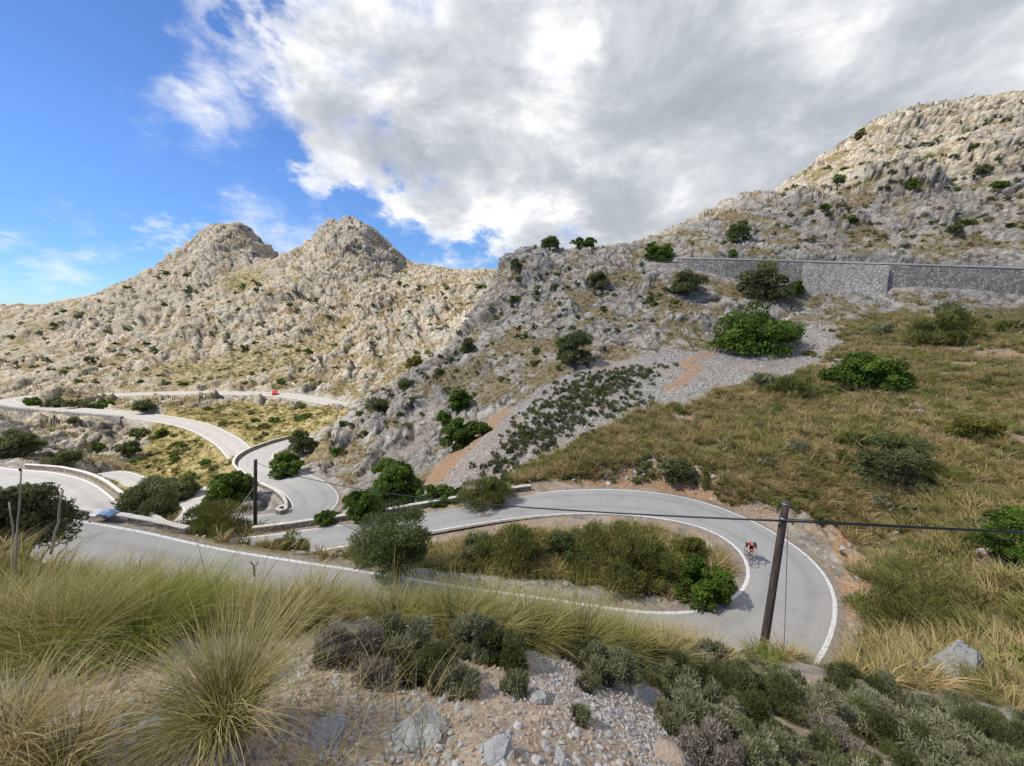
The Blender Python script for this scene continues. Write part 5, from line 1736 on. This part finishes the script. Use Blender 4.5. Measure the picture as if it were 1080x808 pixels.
rock(590, 797, 14, (1, .8, .6), 'fist sized stone in the bottom middle gravel', 47)
# the pyramid boulder
p0 = hit(1014, 716)
tt = p0[1] * CP - p0[2] * SP
s_ = tt / FPX
gg = np.random.default_rng(77)
V_, F_ = ico(5)
V_ = V_ * np.array([1, .8, 1])
for n_, dd in (((-.88, -.35, .33), .30), ((.35, -.80, .42), .36), ((.50, .10, .86), .40), ((-.2, .8, .5), .5), ((.75, -.2, .6), .50), ((0, -.97, .2), .5), ((-.6, .3, .72), .55)):
    n_ = np.array(n_) / np.linalg.norm(n_)
    V_ = V_ - np.maximum(V_ @ n_ - dd, 0)[:, None] * n_
V_ += V_ * (fbm(V_ * 3 + 3, 4, 0.6, 9)[:, None] * 0.16)
_f1, _f2, _r, _g = worley(V_ * 3.5, 5)
V_ *= (1 + 0.10 * (_r - 0.5))[:, None]
me = mesh_np('boulder', V_ * np.array([36, 30, 58]) * s_, F_, MS_B, False, vattr={'rnd': np.full(len(V_), 0.5)})
link('boulder', me, loc=(p0[0], p0[1], p0[2] + 0.30), label='upright pyramid shaped pale boulder in the dry grass at the right', cat='boulder')
print('stones', round(time.time() - T0, 1))
# ------------------------------------------------------------------ utility poles and cables
def simple_mat(name, col, rough=0.6, metal=0.0, spec=0.4):
    m, N = new_mat(name)
    pos = N.n('ShaderNodeTexCoord').outputs['Object']
    k = N.m('ADD', 0.85, N.m('MULTIPLY', N.noise(pos, 6, 3, 0.6), 0.3))
    c_ = N.mix(1.0, col, N.n('ShaderNodeCombineColor', {0: k, 1: k, 2: k}).outputs[0], 'MULTIPLY')
    finish(N, c_, rough, spec=spec, metal=metal)
    return m


M_POLE, N_ = new_mat('creosoted_timber')
_p = N_.n('ShaderNodeTexCoord').outputs['Object']
_q = N_.vm('MULTIPLY', _p, (14, 14, 0.9))
finish(N_, N_.ramp(N_.noise(_q, 2.0, 5, 0.7), [(0.3, (0.045, 0.036, 0.030)), (0.55, (0.105, 0.085, 0.070)), (0.75, (0.19, 0.16, 0.135))]), 0.9, N_.noise(_q, 3, 4), 0.7, 0.02)
M_CABLE = simple_mat('black_cable', (0.02, 0.02, 0.022), 0.5)
M_STEEL = simple_mat('grey_steel', (0.30, 0.30, 0.31), 0.45, 0.8)
M_SHOE = simple_mat('black_rubber', (0.015, 0.015, 0.016), 0.7)


def at_xy(px, py, x=None, y=None):
    """point on a sight line with a given world y"""
    r_ = ray(px, py)
    return r_ * (y / r_[1])


def utility_pole(base, top, r0, r1, label, bands=True):
    base, top = np.array(base, float), np.array(top, float)
    root = bpy.data.objects.new('utility_pole', None)
    C.objects.link(root)
    root.location = tuple(base)
    tag(root, label, 'utility pole')
    d = top - base
    n_ = 16
    pts = np.array([d * f for f in np.linspace(-0.12, 1, n_)])
    V_, F_ = tube(pts, np.linspace(r0, r1, n_), 14)
    link('pole', mesh_np('pole', V_, F_, M_POLE, True), root)
    L = np.linalg.norm(d)
    u_ = d / L
    for f, hh in ((0.985, 0.03), (0.90, 0.05), (0.875, 0.03)):
        r_ = r1 + (r0 - r1) * (1 - f)
        V_, F_ = tube([d * f, d * f + u_ * hh], [r_ + 0.008] * 2, 14)
        link('steel_band', mesh_np('steel_band', V_, F_, M_STEEL, True), root)
    V_, F_ = merge([tube([d * 0.893 + [r1 * 0.8, -r1 * .8, 0], d * 0.893 + [r1 * 1.0 + 0.10, -r1 * 1.1, 0.0]], [0.014] * 2, 8), tube([d * 0.893 + [r1 + 0.09, -r1 * 1.1, -0.04], d * 0.893 + [r1 + 0.09, -r1 * 1.1, 0.04]], [0.025, 0.02], 8)])
    link('cable_clamp', mesh_np('cable_clamp', V_, F_, M_STEEL, True), root)
    return root


pb = W(803, 698, t=9.5)
pt_ = at_xy(829, 529, y=pb[1])
pb[2] = min(pb[2], ground(pb[0], pb[1]) + 0.05)
utility_pole(pb, pt_, 0.100, 0.076, 'thick leaning wooden pole in front of the hairpin bend')
fb = W(268, 556, t=35.5)
ft = at_xy(269.5, 485, y=fb[1])
fb[2] = ground(fb[0], fb[1])
utility_pole(fb, ft, 0.17, 0.14, 'thin dark pole standing before the S bend, far left of the near one')


def cable(a, b, sag, r, label, name='power_cable', n=60, mat=None):
    a, b = np.array(a, float), np.array(b, float)
    s = np.linspace(0, 1, n)[:, None]
    pts = a + (b - a) * s
    pts[:, 2] -= (4 * sag * s[:, 0] * (1 - s[:, 0]))
    V_, F_ = tube(pts - a, [r] * n, 8)
    return link(name, mesh_np(name, V_, F_, mat or M_CABLE, True), loc=a, label=label, cat='cable')


ca_pt = at_xy(829, 549.5, y=pb[1] - 0.14)
cb_pt = at_xy(270, 488, y=fb[1] - 0.2)
cable(ca_pt, cb_pt, 0.95, 0.023, 'thick black cable sagging from the near pole across the road to the far pole')
cc_pt = W(1420, 577, t=7.6)
cable(ca_pt, cc_pt, 0.02, 0.021, 'thick black cable running right from the near pole out of the picture')
cable(ca_pt + np.array([0, 0, 0.05]), W(1420, 572.5, t=7.6), 0.06, 0.011, 'thin black cable just above the thick one right of the near pole')
gp = W(839, 676, t=10.6); gp[2] = ground(gp[0], gp[1])
cable(at_xy(831, 556, y=pb[1] + 0.1), gp, 0.0, 0.008, 'thin steel guy wire hanging steeply right of the near pole', 'guy_wire', 12, M_STEEL)
gq = W(214, 583, t=30); gq[2] = ground(gq[0], gq[1])
cable(at_xy(268, 514, y=fb[1] - 0.15), gq, 0.0, 0.02, 'made-up pale wire from the far pole, in place of a dry stalk slanting down left', 'guy_wire', 12, simple_mat('stalk_wire', (0.45, 0.44, 0.40), 0.5))  # added wire standing in for a near grass stalk

# dry wooden stake and stalks at the left edge
M_DRY = simple_mat('bleached_wood', (0.30, 0.26, 0.20), 0.9)
def stake(px0, py0, px1, py1, t, r, label, name='wooden_stake'):
    a, b = W(px0, py0, t=t), W(px1, py1, t=t * 1.02)
    n_ = 7
    pts = np.linspace(a * 0, b - a, n_) + np.random.default_rng(int(px0)).normal(0, r * 0.4, (n_, 3))
    V_, F_ = tube(pts, np.linspace(r, r * 0.7, n_), 6)
    link(name, mesh_np(name, V_, F_, M_DRY, True), loc=a, label=label, cat='stake')
stake(54, 585, 67, 517, 6.0, 0.019, 'pale wooden stake leaning right at the end of the kerb wall')
stake(14, 610, 11, 530, 4.6, 0.012, 'short grey dry stalk at the far left edge', 'dry_stalk')
stake(17, 612, 22, 496, 4.4, 0.010, 'tall thin dry stalk with a dark seed head at the left edge', 'dry_stalk')
a_ = W(21.5, 496, t=4.4)
V_, F_ = stone(2, 5, (0.02, 0.02, 0.028))
link('seed_head', mesh_np('seed_head', V_, F_, M_SHOE, True), loc=a_, label='dark seed head on top of the tall thin stalk', cat='seed head')
# dead black twig on the brow
tw = W(268, 604, t=4.7)
prt = [tube([[0, 0, -0.05], [0.01, 0, 0.10], [-0.02, 0, 0.17]], [0.012, 0.009, 0.005], 5), tube([[0.01, 0, 0.09], [0.06, 0.01, 0.12], [0.07, 0, 0.16]], [0.007, 0.006, 0.004], 5), tube([[0, 0, 0.12], [-0.05, 0, 0.15]], [0.006, 0.003], 5)]
V_, F_ = merge(prt)
link('twig', mesh_np('twig', V_, F_, MB, True), loc=(tw[0], tw[1], tw[2]), label='small dead black twig sticking up against the near road', cat='twig')

# ------------------------------------------------------------------ plastic sheet on the kerb wall
M_SHEET, N_ = new_mat('blue_white_plastic')
_l = N_.attr('lat').outputs['Fac']
finish(N_, N_.mix(N_.sstep(_l, 0.42, 0.46), (0.55, 0.56, 0.57), (0.17, 0.28, 0.46)), 0.4, spec=0.5)
pa_, pbv = W(95, 543.5, z=-13.80), W(117, 545.5, z=-13.92)
nx, ny = 34, 12
su, sv = np.meshgrid(np.linspace(0, 1, nx), np.linspace(0, 1, ny), indexing='ij')
dirv = pbv - pa_
side = np.array([-dirv[1], dirv[0], 0]); side /= np.linalg.norm(side)
Pn = su.ravel()[:, None] * dirv + (sv.ravel()[:, None] - 0.2) * side * 0.75
Pn[:, 2] += 0.10 * np.sin(np.pi * np.clip(sv.ravel(), 0, 1)) * (0.5 + 0.8 * su.ravel() * (1 - su.ravel()) * 2) + fbm(np.column_stack([su.ravel() * 6, sv.ravel() * 3, su.ravel() * 0]), 3, 0.6, 4) * 0.10 + 0.06 + 0.16 * smooth(su.ravel(), .3, .7) * (1 - smooth(su.ravel(), .8, 1))
i, j = np.meshgrid(np.arange(nx - 1), np.arange(ny - 1), indexing='ij')
q = (i * ny + j).ravel()
me = mesh_np('plastic_sheet', Pn, np.stack([q, q + 1, q + ny + 1, q + ny], 1), M_SHEET, True, vattr={'lat': su.ravel()})
o = link('plastic_sheet', me, loc=pa_, label='crumpled blue and white plastic sheet lying over the low kerb wall', cat='plastic sheet')
md = o.modifiers.new('thickness', 'SOLIDIFY'); md.thickness = 0.01

# ------------------------------------------------------------------ bicycle and rider on the hairpin
def place(root, p, yaw, roll=0.0):
    root.location = tuple(float(v) for v in p)
    root.rotation_euler = (roll, 0, yaw)

bp = W(788, 591, z=-16.97)
bp[2] = -16.94
YAW = R(-106)          # heading: towards the camera and to the right
ROLL = R(-7)
bike = bpy.data.objects.new('bicycle', None); C.objects.link(bike)
tag(bike, 'dark racing bicycle being ridden round the inside of the hairpin bend', 'bicycle')
place(bike, bp, YAW, ROLL)
M_FR = simple_mat('green_black_frame', (0.03, 0.05, 0.03), 0.35)
M_TY = simple_mat('tyre_rubber', (0.02, 0.02, 0.02), 0.8)
M_RIM = simple_mat('alloy_rim', (0.35, 0.35, 0.36), 0.3, 0.9)


def ring(c, r, rt, n=36):
    an = np.linspace(0, 2 * math.pi, n + 1)
    return tube(np.stack([c[0] + r * np.cos(an), np.full(n + 1, c[1]), c[2] + r * np.sin(an)], 1), [rt] * (n + 1), 6)


RW, FW = np.array([-0.50, 0, 0.34]), np.array([0.50, 0, 0.34])
for wc in (RW, FW):
    V_, F_ = ring(wc, 0.325, 0.018)
    w_ = link('wheel', mesh_np('wheel', *merge([ring(wc, 0.30, 0.009), tube([wc + [0, -.04, 0], wc + [0, .04, 0]], [0.02] * 2, 8)] +
              [tube([wc, wc + 0.3 * np.array([math.cos(a2), 0, math.sin(a2)])], [0.0022] * 2, 3) for a2 in np.linspace(0, 6.28, 17)[:-1]]), M_RIM, True), bike)
    link('tyre', mesh_np('tyre', V_, F_, M_TY, True), w_)
BB, ST, HD, HL = np.array([-0.09, 0, 0.28]), np.array([-0.24, 0, 0.80]), np.array([0.33, 0, 0.86]), np.array([0.37, 0, 0.72])
V_, F_ = merge([tube([a2, b2], [r2] * 2, 8) for a2, b2, r2 in ((BB, ST, .017), (ST + [0.02, 0, -.04], HD + [0, 0, -.03], .016), (BB, HL, .020), (HD + [-.01, 0, .03], HL, .018), (RW + [0, .05, 0], BB, .010), (RW + [0, -.05, 0], BB, .010), (RW + [0, .05, 0], ST + [.03, 0, -.1], .008), (RW + [0, -.05, 0], ST + [.03, 0, -.1], .008))])
link('frame', mesh_np('frame', V_, F_, M_FR, True), bike)
V_, F_ = merge([tube([HL + [0, s2 * .03, 0], FW + [0, s2 * .045, 0]], [.012, .009], 7) for s2 in (-1, 1)])
link('fork', mesh_np('fork', V_, F_, M_FR, True), bike)
hb = [tube(catmull(np.array([HD + [0.08, s2 * .0, .06], HD + [0.09, s2 * .20, .06], HD + [0.17, s2 * .21, .05], HD + [0.19, s2 * .21, -.02], HD + [0.10, s2 * .21, -.07]]), 0.04), [.013] * len(catmull(np.array([HD + [0.08, s2 * .0, .06], HD + [0.09, s2 * .20, .06], HD + [0.17, s2 * .21, .05], HD + [0.19, s2 * .21, -.02], HD + [0.10, s2 * .21, -.07]]), 0.04)), 6) for s2 in (-1, 1)]
V_, F_ = merge(hb + [tube([HD, HD + [0.08, 0, .06]], [.015] * 2, 6)])
link('handlebar', mesh_np('handlebar', V_, F_, M_TY, True), bike)
V_, F_ = tube([ST + [-.12, 0, .13], ST + [-.02, 0, .13], ST + [.13, 0, .125]], [.06, .045, .018], 8)
V_[:, 2] = (V_[:, 2] - ST[2] - .13) * 0.45 + ST[2] + .13
V2, F2 = tube([ST, ST + [-0.02, 0, .12]], [.013] * 2, 6)
link('saddle', mesh_np('saddle', *merge([(V_, F_), (V2, F2)]), M_TY, True), bike)
cr_ = [ring(BB + [0, -.03, 0], .09, .008, 24), tube([BB + [0, -.05, 0], BB + [.13, -.05, -.10]], [.011] * 2, 6), tube([BB + [0, .05, 0], BB + [-.13, .05, .10]], [.011] * 2, 6), tube([BB + [.13, -.13, -.10], BB + [.13, -.05, -.10]], [.02] * 2, 6), tube([BB + [-.13, .05, .10], BB + [-.13, .13, .10]], [.02] * 2, 6)]
link('crankset', mesh_np('crankset', *merge(cr_), M_RIM, True), bike)

# rider: one skinned body, clothing on it
def skinned(name, verts, edges, radii, mat, parent=None, levels=1, **kw):
    me = bpy.data.meshes.new(name)
    me.from_pydata([tuple(v) for v in verts], edges, [])
    o = link(name, me, parent, **kw)
    o.modifiers.new('skin', 'SKIN')
    if not me.skin_vertices:
        me.attributes
    sk = me.skin_vertices[0].data
    for k, r_ in enumerate(radii):
        sk[k].radius = (r_, r_) if not isinstance(r_, tuple) else r_
    sk[0].use_root = True
    s_ = o.modifiers.new('smooth', 'SUBSURF'); s_.levels = levels; s_.render_levels = levels
    me.materials.append(mat)
    return o


M_SKIN = simple_mat('skin', (0.50, 0.30, 0.21), 0.6)
M_RED = simple_mat('red_jersey', (0.42, 0.012, 0.025), 0.75)
M_BLK = simple_mat('black_lycra', (0.018, 0.018, 0.02), 0.6)
M_HELM = simple_mat('dark_helmet', (0.02, 0.022, 0.03), 0.3)
hip = np.array([-0.26, 0, 0.99])
chest = np.array([0.08, 0, 1.25])
neck = np.array([0.20, 0, 1.33])
head = np.array([0.33, 0, 1.41])
pedR, pedL = BB + [.13, -.10, -.10], BB + [-.13, .10, .10]
verts = [hip, (hip + chest) / 2 + [0, 0, .04], chest, neck, head + [-.03, 0, .0], head + [.03, 0, .06]]
radii = [(.15, .14), (.14, .13), (.16, .13), .06, .085, .085]
edges = [(0, 1), (1, 2), (2, 3), (3, 4), (4, 5)]
def add(parent_i, pts, rads):
    p_ = parent_i
    for v, r_ in zip(pts, rads):
        verts.append(np.array(v, float)); radii.append(r_); edges.append((p_, len(verts) - 1)); p_ = len(verts) - 1
for s2, ped in ((-1, pedR), (1, pedL)):
    knee = np.array([0.12, s2 * .11, 0.72 if s2 < 0 else 0.86])
    add(0, [hip + [.03, s2 * .10, -.04], (hip + knee) / 2 + [0, s2 * .08, .0], knee, (knee + ped) / 2 + [-.03, s2 * .005, 0.04], ped + [-.08, 0, .10], ped + [.06, 0, .05]], [.10, .085, .062, .055, .038, .034])
    hand = HD + [0.13, s2 * .21, .08]
    add(2, [chest + [.02, s2 * .17, .0], chest + [.12, s2 * .24, -.17], (chest + [.12, s2 * .24, -.17] + hand) / 2 + [0, s2 * .01, -.01], hand, hand + [.05, 0, -.01]], [.065, .045, .038, .026, .028])
rider = skinned('person', verts, edges, radii, M_SKIN)
place(rider, bp, YAW, ROLL)
tag(rider, 'person in a red jersey and dark helmet crouched over the bars of a racing bicycle', 'person')
skinned('jersey', [hip + [.02, 0, .03], (hip + chest) / 2 + [0, 0, .05], chest, chest + [.02, -.17, 0], chest + [.08, -.21, -.09], chest + [.02, .17, 0], chest + [.08, .21, -.09]], [(0, 1), (1, 2), (2, 3), (3, 4), (2, 5), (5, 6)], [(.19, .17), (.185, .165), (.20, .165), .10, .075, .10, .075], M_RED, rider)
for s2 in (-1, 1):
    pass
k1_, k2_ = np.array([0.12, -.11, 0.72]), np.array([0.12, .11, 0.86])
skinned('shorts', [hip, hip + [.03, -.10, -.04], (hip + k1_) / 2 + [.05, -.07, -.02], hip + [.03, .10, -.04], (hip + k2_) / 2 + [.05, .07, -.0]], [(0, 1), (1, 2), (0, 3), (3, 4)], [(.185, .17), .13, .105, .13, .105], M_BLK, rider)
V_, F_ = ico(3)
V_ = V_ * [0.15, 0.10, 0.095] + head + [.0, 0, .075]
V_[:, 2] = np.maximum(V_[:, 2], head[2] + 0.045)
link('helmet', mesh_np('helmet', V_, F_, M_HELM, True), rider)
V_, F_ = ico(2)
hr = []
for s2 in (-1, 1):
    hr.append((V_ * [0.014, 0.01, 0.01] + head + [.105, s2 * .035, .045], F_))
link('sunglasses', mesh_np('sunglasses', *merge(hr), M_HELM, True), rider)
for s2, ped in ((-1, pedR), (1, pedL)):
    V3, F3 = tube(catmull(np.array([ped + [-.10, 0, .05], ped + [0, 0, .035], ped + [.11, 0, .025]]), .05), [.035, .042, .04, .038, .025][:len(catmull(np.array([ped + [-.10, 0, .05], ped + [0, 0, .035], ped + [.11, 0, .025]]), .05))] if False else np.linspace(.042, .028, len(catmull(np.array([ped + [-.10, 0, .05], ped + [0, 0, .035], ped + [.11, 0, .025]]), .05))), 8)
    link('shoe', mesh_np('shoe', V3, F3, M_SHOE, True), rider)

# ------------------------------------------------------------------ small red car on the far road
cp_ = W(289, 416.5, z=-37)
i_ = near_i(PC[:, :3], cp_)
ctr = (PC[i_, :3] + PC[i_, 3:]) / 2
car = bpy.data.objects.new('car', None); C.objects.link(car)
tag(car, 'tiny red car on the far road below the twin peaks', 'car')
car.location = (float(ctr[0]), float(ctr[1]), float(ctr[2]) + 0.06)
car.rotation_euler = (0, 0, R(-62))
M_CAR = simple_mat('red_paint', (0.55, 0.045, 0.03), 0.3)
M_GLS = simple_mat('car_glass', (0.03, 0.035, 0.04), 0.1)
prof = [(-1.9, .25), (-1.95, .55), (-1.85, .85), (-1.5, .95), (-1.2, 1.40), (-.4, 1.5), (.4, 1.45), (.95, 1.0), (1.75, .82), (1.95, .55), (1.9, .25)]
def extr(prof, w0, zs=0.9):
    n_ = len(prof)
    V_ = np.array([[x, s2 * (w0 if z <= 1.0 else w0 * 0.82), z] for s2 in (-1, 1) for x, z in prof])
    F_ = np.array([[k, (k + 1) % n_, (k + 1) % n_ + n_, k + n_] for k in range(n_)])
    return V_, [F_, np.arange(n_)[::-1][None], (np.arange(n_) + n_)[None]]
link('body', mesh_np('body', *extr(prof, .86), M_CAR), car)
wp_ = [(-1.27, 1.0), (-1.08, 1.36), (-.4, 1.44), (.38, 1.40), (.84, 1.0)]
V_, F_ = extr(wp_, .885)
V_[:, 1] *= np.where(V_[:, 2] > 1.01, 1.03, 1.0)
link('window', mesh_np('window', V_, F_, M_GLS), car)
for sx in (-1.2, 1.25):
    for s2 in (-1, 1):
        link('wheel', mesh_np('wheel', *tube([[sx, s2 * .70, .31], [sx, s2 * .89, .31]], [.31] * 2, 18), M_TY, False), car)
print('objects', round(time.time() - T0, 1))
